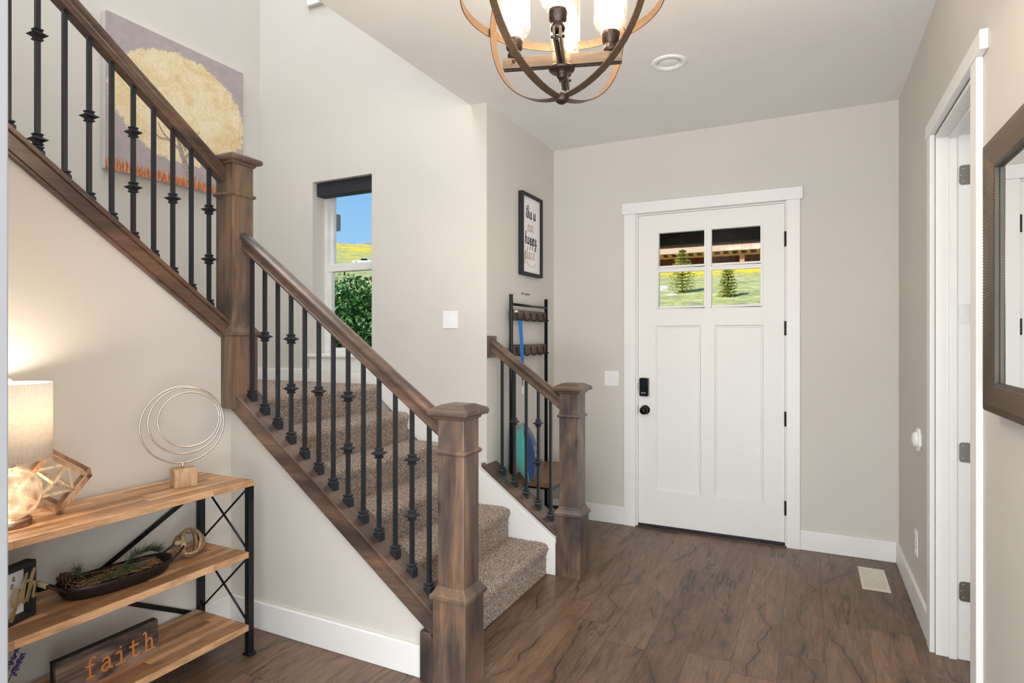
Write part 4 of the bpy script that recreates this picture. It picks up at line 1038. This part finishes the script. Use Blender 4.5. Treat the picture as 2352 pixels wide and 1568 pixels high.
# ---- ring sculpture
t = thing('ring_sculpture', 'abstract sculpture of three thin metal rings on a pale wood block', 'sculpture', (-2.10, 1.47, .682))
rd = Vector((math.sin(math.radians(21)), math.cos(math.radians(21)), 0)); rn = Vector((math.cos(math.radians(21)), -math.sin(math.radians(21)), 0))
p0 = Vector((-2.101, 1.437, .682))
q = [p0, p0+rd*.078, p0+rd*.078-rn*.066, p0-rn*.066]
MB().prism([(v.x, v.y) for v in q], 'z', .682, .750).build('wood_block', wood('pale_block', '#a5835f', '#c2a17c', '#d5b994', 'z', blotch=5, grain=30, rough=.6, coat=0), t, bevel=.002)
M['ring'] = plain('champagne_metal', '#dcd5ca', .25, 1)
pc = p0-rn*.033
for s_, z, r, tl_ in ((.038, .9135, .1435, 0), (.046, .928, .124, .012), (.058, .931, .1035, .02)):
    pts = [pc+rd*(s_+r*math.cos(a))+Vector((0, 0, z-.682+r*math.sin(a)))+rn*(tl_*math.cos(a)*.4) for a in [2*PI*i/72 for i in range(72)]]
    MB().tube(pts, .0034, 8, closed=True).build('ring', M['ring'], t)
b = MB(); b.tube([pc+rd*.036+Vector((0, 0, .066)), pc+rd*.036+Vector((0, 0, .090))], [.0052, .0045], 12); b.build('stem', M['ring'], t)

# ---- framed word sign on the middle shelf
fd = Vector((-.33, .944, 0)).normalized(); fn = Vector((fd.y, -fd.x, 0))
R_ = Vector((-2.092, .990, .407)); Wd, Hh, Dp, bw = .30, .166, .034, .014
t = thing('word_sign', 'black box frame with gold script lettering over white, cut by the left edge', 'word sign', (-2.04, .85, .407))
def P3(s_, z, d): return R_-fd*s_+Vector((0, 0, z))-fn*d
def fbox(s0, s1, z0, z1, d0, d1, mb=None):
    mb = mb or MB(); vs = [P3(s_, z, d) for d in (d0, d1) for s_, z in ((s0, z0), (s1, z0), (s1, z1), (s0, z1))]
    return mb.add(vs, [(0, 1, 2, 3), (7, 6, 5, 4), (0, 4, 5, 1), (1, 5, 6, 2), (2, 6, 7, 3), (3, 7, 4, 0)])
b = MB(); fbox(0, bw, 0, Hh, 0, Dp, b); fbox(Wd-bw, Wd, 0, Hh, 0, Dp, b); fbox(bw, Wd-bw, 0, bw, 0, Dp, b); fbox(bw, Wd-bw, Hh-bw, Hh, 0, Dp, b)
b.build('frame', M['blackmat'], t)
fbox(bw-.001, Wd-bw+.001, bw-.001, Hh-bw+.001, Dp-.006, Dp-.003).build('white_panel', plain('white_card', '#efedea', .7), t)
M['goldleaf'] = plain('brushed_gold', '#b79f76', .35, .75)
word('gth', GL, tuple(P3(.085, .052, .0)), tuple(fd), vz, tuple(fn), .085, .0062, .003, M['goldleaf'], t, adv=.42, slant=.2, squash=.72)
word('e', GL, tuple(P3(.050, .115, Dp-.006)), tuple(fd), vz, tuple(fn), .022, .0018, .0008, M['ink'], t)
word('o', GL, tuple(P3(.056, .095, Dp-.006)), tuple(fd), vz, tuple(fn), .022, .0018, .0008, M['ink'], t)

# ---- long pan with greenery
pcx, pcy, pz = -2.105, 1.235, .407
pd = Vector((.10, .995, 0)).normalized(); pn = Vector((pd.y, -pd.x, 0))
t = thing('metal_tray', 'long oval dark metal tray with rope-wrapped handles on the middle shelf', 'tray', (pcx, pcy, pz))
M['pan'] = ham('dark_pressed_metal', '#241c1b', '#3c2f2c', .55)
def oval(a, hl, hw): # superellipse
    return (hl*math.copysign(abs(math.cos(a))**.8, math.cos(a)), hw*math.copysign(abs(math.sin(a))**.8, math.sin(a)))
prof = [(.0, .0), (.60, .001), (.86, .002), (.93, .010), (.985, .032), (1.0, .043), (.985, .044), (.965, .034), (.90, .013), (.84, .006), (0, .005)]
vs = []; fs = []; n = 48
for (f_, z) in prof:
    for i in range(n):
        a = 2*PI*i/n; u_, v_ = oval(a, .176*f_, .078*f_ if f_ > .5 else .078*f_); zz = z+(.006*(abs(u_)/.176)**3 if f_ > .9 else 0)
        p = Vector((pcx, pcy, pz+zz))+pd*u_+pn*v_; vs.append(p)
for k in range(len(prof)-1):
    for i in range(n): fs.append((k*n+i, k*n+(i+1) % n, k*n+n+(i+1) % n, k*n+n+i))
MB().add(vs, fs, True).build('pan', M['pan'], t)
M['rope'] = plain('jute_wrap', '#cbb592', .9, 0, .8, 500)
for s_ in (-1, 1):
    def hp(u_, v_, z): return Vector((pcx, pcy, pz+z))+pd*(s_*u_)+pn*v_
    path = [hp(.160, -.038, .034), hp(.190, -.036, .055), hp(.212, -.026, .070), hp(.222, 0, .075), hp(.212, .026, .070), hp(.190, .036, .055), hp(.160, .038, .034)]
    h = MB().tube(crom([tuple(p) for p in path], 5), .0042, 8).build('handle', M['pan'], t)
    pts = crom([tuple(p) for p in path[2:5]], 8); rr_ = [.0085 if i % 2 else .0074 for i in range(len(pts))]
    MB().tube(pts, rr_, 10).build('rope_wrap', M['rope'], h)

M['needle'] = ham('pine_needle', '#1e3324', '#49603a', 0); M['vine'] = ham('dry_vine', '#6e4c2c', '#b48a58', 0); M['cone'] = ham('pine_cone_scale', '#3a2418', '#6b4630', 0)
def sprig(name, label, pts, ln, cnt, grp=None, spread=1.0, r=.0006):
    tt = thing(name, label, 'pine sprig', tuple(pts[0]), grp)
    q = crom([tuple(p) for p in pts], 8); MB().tube(q, .0016, 6).build('twig', M['vine'], tt)
    b = MB()
    for k in range(cnt):
        i = random.randint(1, len(q)-1); d = (q[i]-q[i-1]).normalized()
        v = Vector((random.gauss(0, 1), random.gauss(0, 1), random.gauss(0, 1))).normalized()*spread+d*.9; v.normalize()
        if v.z < -.05: v.z = abs(v.z)*.3
        L = ln*random.uniform(.6, 1.1); a = q[i]; m_ = a+v*L*.5+Vector((0, 0, -.0)); e_ = a+v*L+Vector((0, 0, -.004))
        s_ = v.cross(Vector((random.random(), random.random(), 1))).normalized()*r
        n_ = v.cross(s_).normalized()*r
        b.add([a+s_, a-s_, a+n_, m_+s_, m_-s_, m_+n_, e_], [(0, 1, 4, 3), (1, 2, 5, 4), (2, 0, 3, 5), (3, 4, 6), (4, 5, 6), (5, 3, 6)])
    b.build('needles', M['needle'], tt); return tt
def tp(u_, v_, z): return Vector((pcx, pcy, pz+z))+pd*u_+pn*v_
sprig('pine_sprig', 'green pine sprig lying along the near side of the tray', [tp(-.13, .02, .03), tp(-.07, .035, .042), tp(0, .04, .045), tp(.05, .035, .045)], .045, 260, spread=.6)
sprig('pine_sprig', 'full green pine sprig at the right end of the tray', [tp(.03, -.02, .05), tp(.07, -.025, .07), tp(.11, -.02, .075), tp(.13, -.01, .07)], .05, 330, spread=.8)
sprig('pine_sprig', 'small upright pine tuft standing at the left end of the tray', [tp(-.085, -.03, .04), tp(-.105, -.03, .06), tp(-.11, -.028, .078)], .036, 130, spread=1.1)
sprig('pine_sprig', 'short dark pine sprig in the middle of the tray', [tp(-.02, 0, .04), tp(.01, .015, .05), tp(.035, .03, .05)], .032, 120)
tt = thing('dried_vines', 'tangle of dry brown vines coiled in the dark metal tray', 'dried vines', tuple(tp(0, 0, .02)))
b = MB()
for k in range(16):
    a0 = random.uniform(0, 6.28); hl = random.uniform(.04, .15); hw = random.uniform(.018, .055); oy = random.uniform(-1, 1)*(.15-hl)
    pts = [tuple(tp(oy+hl*math.cos(a0+a), hw*math.sin(a0+a), random.uniform(.018, .048))) for a in [2*PI*i/9*random.uniform(.95, 1.0) for i in range(8)]]
    b.tube(crom(pts, 5), random.uniform(.0009, .0018), 5)
for k in range(26):
    u_, v_ = random.uniform(-.12, .13), random.uniform(-.045, .045); b.tube(crom([tuple(tp(u_, v_, .03)), tuple(tp(u_+random.uniform(-.03, .03), v_+random.uniform(-.02, .02), .05)), tuple(tp(u_+random.uniform(-.05, .05), v_+random.uniform(-.03, .03), .04))], 4), .0008, 5)
b.build('vine_strands', M['vine'], tt)
tt = thing('pine_cone', 'small brown pine cone at the left end of the tray', 'pine cone', tuple(tp(-.128, -.035, .045)))
b = MB(); c_ = tp(-.135, -.038, .052); ax = Vector((-.5, -.5, .35)).normalized(); a1 = ax.orthogonal().normalized(); a2 = ax.cross(a1)
for k in range(70):
    f_ = k/70; a = k*2.4; r_ = .016*math.sin(PI*(.12+.8*f_)); p = c_+ax*(-.022+.044*f_); o_ = a1*math.cos(a)+a2*math.sin(a); s_ = ax.cross(o_)
    tip = p+o_*(r_+.006)+ax*.003; q1 = p+o_*r_*.3
    b.add([q1+s_*.003, q1-s_*.003, tip-s_*.0045-ax*.001, tip+s_*.0045-ax*.001, tip-s_*.004+ax*.002, tip+s_*.004+ax*.002], [(0, 1, 2, 3), (3, 2, 4, 5), (0, 5, 4, 1), (0, 3, 5), (1, 4, 2)])
b.build('scales', M['cone'], tt)

# ---- knot of bent wood bands
kc = Vector((-2.115, 1.505, .462)); kr = .055
t = thing('wood_knot', 'glossy knot of interlocking bent wood rings at the right of the middle shelf', 'decorative knot', (kc.x, kc.y, .406))
M['knot'] = ham('polished_driftwood', '#6b5136', '#c0a27a', .15)
for ax, nmr in ((Vector((.5, -.3, .82)), 0), (Vector((.85, .45, .15)), 1), (Vector((.25, -.9, .35)), 2)):
    ax.normalize(); a1 = ax.orthogonal().normalized(); a2 = ax.cross(a1); fr = []
    for i in range(60):
        a = 2*PI*i/60; o_ = a1*math.cos(a)+a2*math.sin(a); fr.append((kc+o_*(kr-.0035-nmr*.0006), ax, o_))
    vs = []; fs = []; prof = [(-.0085, -.002), (-.006, .003), (0, .0045), (.006, .003), (.0085, -.002), (0, -.0045)]
    for p, a_, o_ in fr: vs += [p+a_*u_+o_*v_ for u_, v_ in prof]
    for k in range(60):
        for i in range(6): fs.append((k*6+i, k*6+(i+1) % 6, ((k+1) % 60)*6+(i+1) % 6, ((k+1) % 60)*6+i))
    MB().add(vs, fs, True).build('band', M['knot'], t)

# ---- faith board
t = thing('word_board', 'dark wood board with carved orange lettering reading faith on the bottom shelf', 'word board', (-2.1, 1.2, .122))
bd = Vector((-.012, 1, 0)).normalized(); bn = Vector((bd.y, -bd.x, 0)); F0 = Vector((-2.078, 1.037, .1225))
def F3(s_, z, d): return F0+bd*s_+Vector((0, 0, z))-bn*(d+z*.05)
def board(s0, s1, z0, z1, d0, d1, nm, m):
    vs = [F3(s_, z, d) for d in (d0, d1) for s_, z in ((s0, z0), (s1, z0), (s1, z1), (s0, z1))]
    return MB().add(vs, [(3, 2, 1, 0), (4, 5, 6, 7), (0, 1, 5, 4), (1, 2, 6, 5), (2, 3, 7, 6), (3, 0, 4, 7)]).build(nm, m, t)
M['barn'] = wood('barn_wood', '#2e2623', '#5d4b41', '#8f7868', 'y', blotch=7, grain=70, rough=.7, coat=0)
board(0, .328, 0, .113, 0, .012, 'board_face', M['barn'])
board(-.001, .329, -.0005, .1135, .0125, .028, 'board_back', M['blackmat'])
word('faith', SLAB, tuple(F3(.085, .022, 0)), tuple(bd), tuple((Vector((0, 0, 1))-bn*.05).normalized()), tuple(bn), .060, .0062, .0012, plain('carved_orange_wood', '#c27a3e', .6), t, adv=.78)

# ---- lavender
t = thing('lavender_plant', 'purple lavender stems at the left end of the bottom shelf', 'plant', (-2.12, .925, .122))
MB().lathe((-2.12, .90, .122), [(0, 0), (.028, 0), (.036, .06), (.033, .062), (.026, .05), (0, .05)], 24).build('pot', plain('stone_pot', '#8f8a80', .8), t)
gb, fb = MB(), MB()
for k in range(11):
    a = random.uniform(0, 6.28); L = random.uniform(.10, .17); d = Vector((math.cos(a)*.35, math.sin(a)*.35+.15, 1)).normalized()
    p = Vector((-2.12, .905, .165)); q = p+d*L; gb.tube([p, (p+q)/2+Vector((0, 0, .01)), q], .0011, 5)
    for j in range(26):
        c_ = q-d*(.05*j/26)+Vector((random.gauss(0, .0035), random.gauss(0, .0035), 0)); s_ = .0034
        fb.add([c_+Vector(v)*s_ for v in ((1, 0, 0), (-1, 0, 0), (0, 1, 0), (0, -1, 0), (0, 0, 1.3), (0, 0, -1.3))], [(0, 2, 4), (2, 1, 4), (1, 3, 4), (3, 0, 4), (2, 0, 5), (1, 2, 5), (3, 1, 5), (0, 3, 5)])
for k in range(26):
    a = random.uniform(0, 6.28); p = Vector((-2.12, .905, .165)); d = Vector((math.cos(a), math.sin(a), random.uniform(.3, 1.4))).normalized(); q = p+d*random.uniform(.04, .075); s_ = d.cross(Vector((0, 0, 1))).normalized()*.0025
    gb.add([p, (p+q)/2+s_, q, (p+q)/2-s_+Vector((0, 0, .001))], [(0, 1, 2, 3)])
gb.build('stems', ham('grey_green_leaf', '#3c4a35', '#66735a', 0), t); fb.build('flowers', ham('lavender_flower', '#3b2c6e', '#7461b5', 0), t)

# ================================================================== OUTDOORS
def ground_z(x, y):
    r = math.hypot(x, y); ang = math.atan2(-x, y)
    P = [(0, -.35), (6, -.3), (8, .25), (20, 2.45), (35, 5.2), (60, 8.3), (100, 13.2), (150, 24.0), (160, 23.2), (300, 20)]
    for (a, za_), (b_, zb_) in zip(P, P[1:]):
        if a <= r <= b_: z = za_+(zb_-za_)*(r-a)/(b_-a); break
    else: z = 20
    z += (.012*r*math.sin(x*.11+.7)*math.sin(y*.07) if r < 70 else 0)+(.22*r/150)*math.sin(x*.6)*math.cos(y*.45)
    return z
vs = []; fs = []; NR, NA = 90, 110
for i in range(NR+1):
    r = 4.6*(300/4.6)**(i/NR)
    for j in range(NA+1):
        a = math.radians(-20+110*j/NA); x, y = -r*math.sin(a), r*math.cos(a)
        vs.append((x, y, ground_z(x, y)+random.uniform(-1, 1)*.0008*r*(r > 12)))
for i in range(NR):
    for j in range(NA): a = i*(NA+1)+j; fs.append((a, a+1, a+NA+2, a+NA+1))
g = NT('meadow'); o = g.obj(); n1 = g.noise(o, .9, 5, .7); n2 = g.noise(o, 3.2, 6, .75); n3 = g.noise(o, .16, 3, .6)
gc = g.ramp(n2.outputs[0], [(.3, lin('#8a8f48')), (.5, lin('#bdbd6c')), (.7, lin('#e6e0b4'))])
n4 = g.noise(o, 45, 6, .75)
gc = g.mix(.45, gc, g.ramp(n4.outputs[0], [(.35, G(.6)), (.65, G(1.35))]), 'MULTIPLY')
gc = g.mix(g.ramp(n1.outputs[0], [(.5, B0), (.64, G(.7))]), gc, lin('#8e906c'))
zz = g.n('SeparateXYZ', {0: o}).outputs[2]
hi = g.ramp(g.math('DIVIDE', zz, 20.0), [(.10, G(.16)), (.18, G(.2)), (.215, G(.56)), (.262, G(.62)), (.275, G(.0)), (.5, G(.1)), (.66, G(.30)), (.9, G(.46)), (1, G(.5))])
near = g.math('MULTIPLY', g.math('LESS_THAN', zz, 9.0), g.math('LESS_THAN', g.n('SeparateXYZ', {0: o}).outputs[0], -12.0))
hi = g.math('MULTIPLY', hi, g.math('SUBTRACT', 1.0, near))
yl = g.math('GREATER_THAN', g.math('ADD', g.math('MULTIPLY', g.math('ADD', g.noise(o, .35, 4, .75).outputs[0], n2.outputs[0]), .5), g.math('MULTIPLY', hi, .42)), .70)
dkp = g.ramp(g.noise(o, .55, 5, .75).outputs[0], [(.5, B0), (.62, W1)])
gc = g.mix(g.math('MULTIPLY', dkp, .45), gc, lin('#5a6236'))
gc = g.mix(g.math('MULTIPLY', yl, .9), gc, lin('#f0cf1c'))
g.bsdf(gc, .95)
struct(MB().add(vs, fs, True).build('ground', g.m), 'green hillside meadow with yellow flowers'); 
struct(MB().box((-2.6, 4.06, -.14), (1.2, 5.9, -.03)).build('porch_floor', plain('concrete', '#a8a49c', .9)))
# own porch roof
struct(MB().box((-3.0, 4.06, 2.42), (1.6, 6.3, 2.52)).box((-3.0, 5.85, 2.13), (1.6, 5.98, 2.42)).build('porch_roof', wood('dark_beam', '#231d19', '#362c26', '#4a3d34', 'x', knots=False, rough=.8, coat=0), bevel=.004), 'dark beam and soffit of the porch')
struct(MB().box((-3.0, 5.98, 2.16), (1.6, 6.02, 2.24)).build('porch_trim', plain('taupe_fascia', '#8b7a70', .7)), 'taupe edge board of the porch')

# mountain ridge
from mathutils import noise as mn
vs = []; fs = []; n = 300; NR_ = 16
for k in range(n+1):
    a = math.radians(26+30*k/n); i = 160*k/n
    top = 100.6-.27*(i-71)+1.3*mn.noise(Vector((i*.13, 3, 0)))+.8*mn.noise(Vector((i*.45, 9, 0)))
    for j in range(NR_+1):
        t_ = j/NR_; rr_ = 470+170*t_; hz = 40+(top-40)*t_**.8+(1-t_)*t_*16*mn.noise(Vector((i*.35, t_*7, 5)))
        vs.append((-rr_*math.sin(a), rr_*math.cos(a), hz))
for k in range(n):
    for j in range(NR_): q = k*(NR_+1)+j; fs.append((q, q+NR_+1, q+NR_+2, q+1))
k = NT('pale_rock'); nn = k.noise(k.obj(), .03, 4, .55); k.bsdf(k.ramp(nn.outputs[0], [(.35, lin('#9b8b80')), (.5, lin('#c2ab9d')), (.7, lin('#d9c6ba'))]), .9, normal=k.bump(nn.outputs[0], .5, 5))
struct(MB().add(vs, fs, False).build('mountain_ridge', k.m), 'pale rocky mountain ridge on the skyline')

# leafy bush just outside the landing window
def leaves(mb, c, spread, n, size, hull=True):
    for _ in range(n):
        v = Vector((random.gauss(0, 1), random.gauss(0, 1), random.gauss(0, 1))).normalized()*(random.random()**.45 if hull else random.random())
        p = Vector(c)+Vector((v.x*spread[0], v.y*spread[1], v.z*spread[2]))
        d = Vector((random.gauss(0, 1), random.gauss(0, 1), random.gauss(0, .8)+.4)).normalized(); s_ = d.orthogonal().normalized()
        s_.rotate(Matrix.Rotation(random.uniform(0, 6.28), 3, d)); nn_ = d.cross(s_)*.12
        L = size*random.uniform(.7, 1.3); w_ = L*.27
        mb.add([p, p+d*L*.25+s_*w_*.8, p+d*L*.6+s_*w_+nn_*L, p+d*L, p+d*L*.6-s_*w_+nn_*L, p+d*L*.25-s_*w_*.8], [(0, 1, 2, 3), (0, 3, 4, 5)])
t = thing('leafy_bush', 'dense dark green leafy bush outside the lower pane of the landing window', 'bush', (-4.0, 4.6, 0))
b = MB()
for c_, sp, n in (((-4.15, 4.65, .9), (.62, .5, .62), 5200), ((-4.45, 4.7, 1.35), (.42, .4, .42), 2400), ((-3.75, 4.7, 1.15), (.38, .4, .42), 2200), ((-3.62, 4.75, 1.42), (.2, .25, .28), 500), ((-4.12, 4.7, 1.58), (.36, .3, .26), 900), ((-3.9, 4.72, 1.45), (.3, .3, .22), 600)): leaves(b, (c_[0], c_[1], c_[2]+.05), sp, n, .052)
b.build('foliage', ham('glossy_leaf', '#2a5c2c', '#6aa04e', 0), t, fix=False)
b = MB()
for i in range(9): a = i*.7; b.tube([(-4.1+.05*math.cos(a), 4.65+.05*math.sin(a), -.3), (-4.1+.25*math.cos(a), 4.65+.25*math.sin(a), .6), (-4.1+.42*math.cos(a), 4.65+.4*math.sin(a), 1.3)], [.018, .012, .005], 6)
b.build('stems', M['vine'], t)

# two young spruces
M['sneed'] = ham('spruce_needles', '#77893a', '#c9c254', 0); M['strunk'] = ham('spruce_bark', '#3d3226', '#6b5a48', 0)
def ray(px, py): a = math.radians(26.3); f = 1380; R = Vector((math.cos(a), math.sin(a), 0)); F = Vector((-math.sin(a), math.cos(a), 0)); return R*((px-1176)/f)+F+Vector((0, 0, (776-py)/f))
def spruce(label, x, y, z0, h, rad, sparse):
    t = thing('spruce_tree', label, 'tree', (x, y, z0), 'young spruces on the hillside')
    MB().tube([(x, y, z0-.2), (x, y, z0+h*.5), (x, y, z0+h)], [.035, .022, .004], 8).build('trunk', M['strunk'], t)
    b = MB(); tiers = 13
    for k in range(tiers):
        f_ = .20+.78*k/tiers; R_ = rad*(1-f_)**.8*random.uniform(.85, 1.1); nb_ = 12
        for i in range(nb_):
            a = 2*PI*i/nb_+k*.6+random.uniform(-.2, .2); d = Vector((math.cos(a), math.sin(a), .12)); p = Vector((x, y, z0+h*f_)); L = R_*random.uniform(.8, 1.15)
            for j in range(int(sparse)):
                q = p+d*(L*(j+.5)/sparse)+Vector((random.gauss(0, .02), random.gauss(0, .02), random.gauss(0, .012)))
                v = Vector((d.x+random.gauss(0, .5), d.y+random.gauss(0, .5), random.gauss(.1, .25))).normalized(); s_ = v.cross(Vector((0, 0, 1))).normalized(); w_ = .062
                b.add([q, q+v*w_*.5+s_*.024, q+v*w_*1.5, q+v*w_*.5-s_*.024, q+v*w_*.6+Vector((0, 0, .018))], [(0, 1, 4), (1, 2, 4), (2, 3, 4), (3, 0, 4)])
    b.build('boughs', M['sneed'], t, fix=False)
for lb, px, py, r, h, rad, sp in (('young spruce with layered boughs seen through the left door panes', 1567, 690, 20.5, 1.86, .62, 11), ('slimmer young spruce seen through the right door panes', 1672, 712, 18.5, 1.55, .42, 10)):
    d = ray(px, py); p = Vector((0, 0, 1.24))+d*r; spruce(lb, p.x, p.y, p.z-.05, h, rad, sp)
# pale boulders
M['rock'] = ham('pale_boulder', '#b9b0a4', '#e6dfd6', 0)
for lb, px, py, r, s_ in (('pale boulder left of the first spruce on the slope', 1524, 670, 22, .27), ('pale boulder nearest the first spruce trunk', 1545, 684, 20.2, .2), ('pale boulder at the right edge of the door glass', 1740, 660, 24, .4)):
    p = Vector((0, 0, 1.24))+ray(px, py)*r; bm = bmesh.new(); bmesh.ops.create_icosphere(bm, subdivisions=3, radius=s_)
    for v in bm.verts: v.co = Vector((v.co.x*1.5, v.co.y, v.co.z*.8))*random.uniform(.9, 1.08)
    me = bpy.data.meshes.new('boulder'); bm.to_mesh(me); bm.free(); me.materials.append(M['rock']); ob = bpy.data.objects.new('boulder', me); COL.objects.link(ob); ob.location = p
    tag(ob, lb, 'boulder', 'boulders on the hillside')

# neighbouring timber house
HY = 37.5
t = thing('timber_house', 'reddish timber house with a long porch on the hillside beyond the door glass', 'house', (-3.5, HY+2, 5))
M['cedar'] = planks('cedar_siding', .3, 6, 'y', 0, [(0, lin('#a9603f')), (.5, lin('#c07a52')), (1, lin('#b56b48'))], cracks=False, rough=.8, seam=.06)
def cedar_m():
    k = NT('cedar_wall'); o = k.obj(); s_ = k.n('SeparateXYZ', {0: o}); f_ = k.math('FRACT', k.math('MULTIPLY', s_.outputs[0], 3.3)); e_ = k.math('LESS_THAN', f_, .07)
    k.bsdf(k.mix(e_, k.ramp(k.noise(o, 1.5, 4).outputs[0], [(.3, lin('#a25e42')), (.7, lin('#bf7a58'))]), lin('#6f3c28')), .8); return k.m
cm = cedar_m(); beige = plain('beige_fascia', '#c9b2a0', .8); timber = plain('honey_timber', '#c6966a', .7); blue = plain('sky_reflecting_glass', '#8fb4dc', .15)
hz = 4.6
MB().box((-14, HY+1.5, hz), (6, HY+7, hz+5.2)).build('wall', cm, t)
MB().box((-14.5, HY-.5, 6.36), (6.5, HY+1.6, 6.56)).box((-14.5, HY-.6, 6.33), (6.5, HY-.45, 6.66)).build('porch_fascia', beige, t)
b = MB()
for i in range(42): b.box((-14.2+i*.5, HY-.42, 6.2), (-14.02+i*.5, HY+1.5, 6.33))
b.build('rafters', timber, t); MB().box((-14.3, HY-.1, 6.1), (6.3, HY+.1, 6.2)).build('porch_beam', timber, t)
for x in (-10.6, -7.15, -3.5, .2, 3.9): MB().box((x-.13, HY-.12, hz-1), (x+.13, HY+.14, 6.1)).build('porch_post', timber, t)
for i, x in enumerate((-9.6, -8.5, -5.9, -4.9, -2.5, -1.7, -.7, 1.2, 2.5)):
    f_ = MB(); f_.box((x-.42, HY+1.44, 4.75), (x+.42, HY+1.5, 5.85)).build('window', plain('dark_brown_frame', '#5c3326', .7) if i == 0 else bpy.data.materials['dark_brown_frame'], t)
    MB().box((x-.35, HY+1.41, 4.8), (x+.35, HY+1.445, 5.78)).build('pane', blue, [o for o in t.children if o.name.startswith('window')][-1])
MB().box((-14, HY-.4, 7.4), (6, HY-.34, 7.46)).build('deck_rail', M['tubeblk'], t)
for i in range(41): MB().box((-14+i*.5, HY-.39, 6.66), (-13.96+i*.5, HY-.35, 7.4)).build('baluster', M['tubeblk'], t)
MB().box((-15, HY-1.2, 9.6), (7, HY+8, 9.9)).build('roof', plain('grey_roof', '#6e665f', .8), t)

# pickup parked on the track
p = Vector((0, 0, 1.24))+ray(838, 607)*86; p.z = ground_z(p.x, p.y)-.1; t = thing('pickup_truck', 'small white pickup truck parked far off on the hillside', 'truck', tuple(p))
wt = plain('white_car_paint', '#f2f2f0', .3); tx = Vector((math.cos(.35), math.sin(.35), 0)); ty = Vector((-tx.y, tx.x, 0))
def car(poly, y0, y1, nm, m):
    vs = [p+(tx*u_+ty*y+Vector((0, 0, z)))*.6 for y in (y0, y1) for u_, z in poly]; n = len(poly)
    return MB().add(vs, [tuple(range(n))[::-1], tuple(range(n, 2*n))]+[(i, (i+1) % n, n+(i+1) % n, n+i) for i in range(n)]).build(nm, m, t)
car([(-2.7, .4), (2.6, .4), (2.6, .85), (1.6, 1.0), (-2.7, 1.0)], -.9, .9, 'body', wt)
car([(-.9, 1.0), (1.5, 1.0), (.8, 1.6), (-.8, 1.6)], -.8, .8, 'cab', wt)
car([(-.75, 1.05), (1.2, 1.05), (.7, 1.5), (-.7, 1.5)], -.83, .83, 'side_glass', M['blackgloss'])
for u_ in (-1.8, 1.7):
    for v_ in (-.9, .9): c_ = p+(tx*u_+ty*v_+Vector((0, 0, .35)))*.6; MB().tube([c_-ty*.06, c_+ty*.06], .21, 20).build('wheel', M['blackmat'], t)
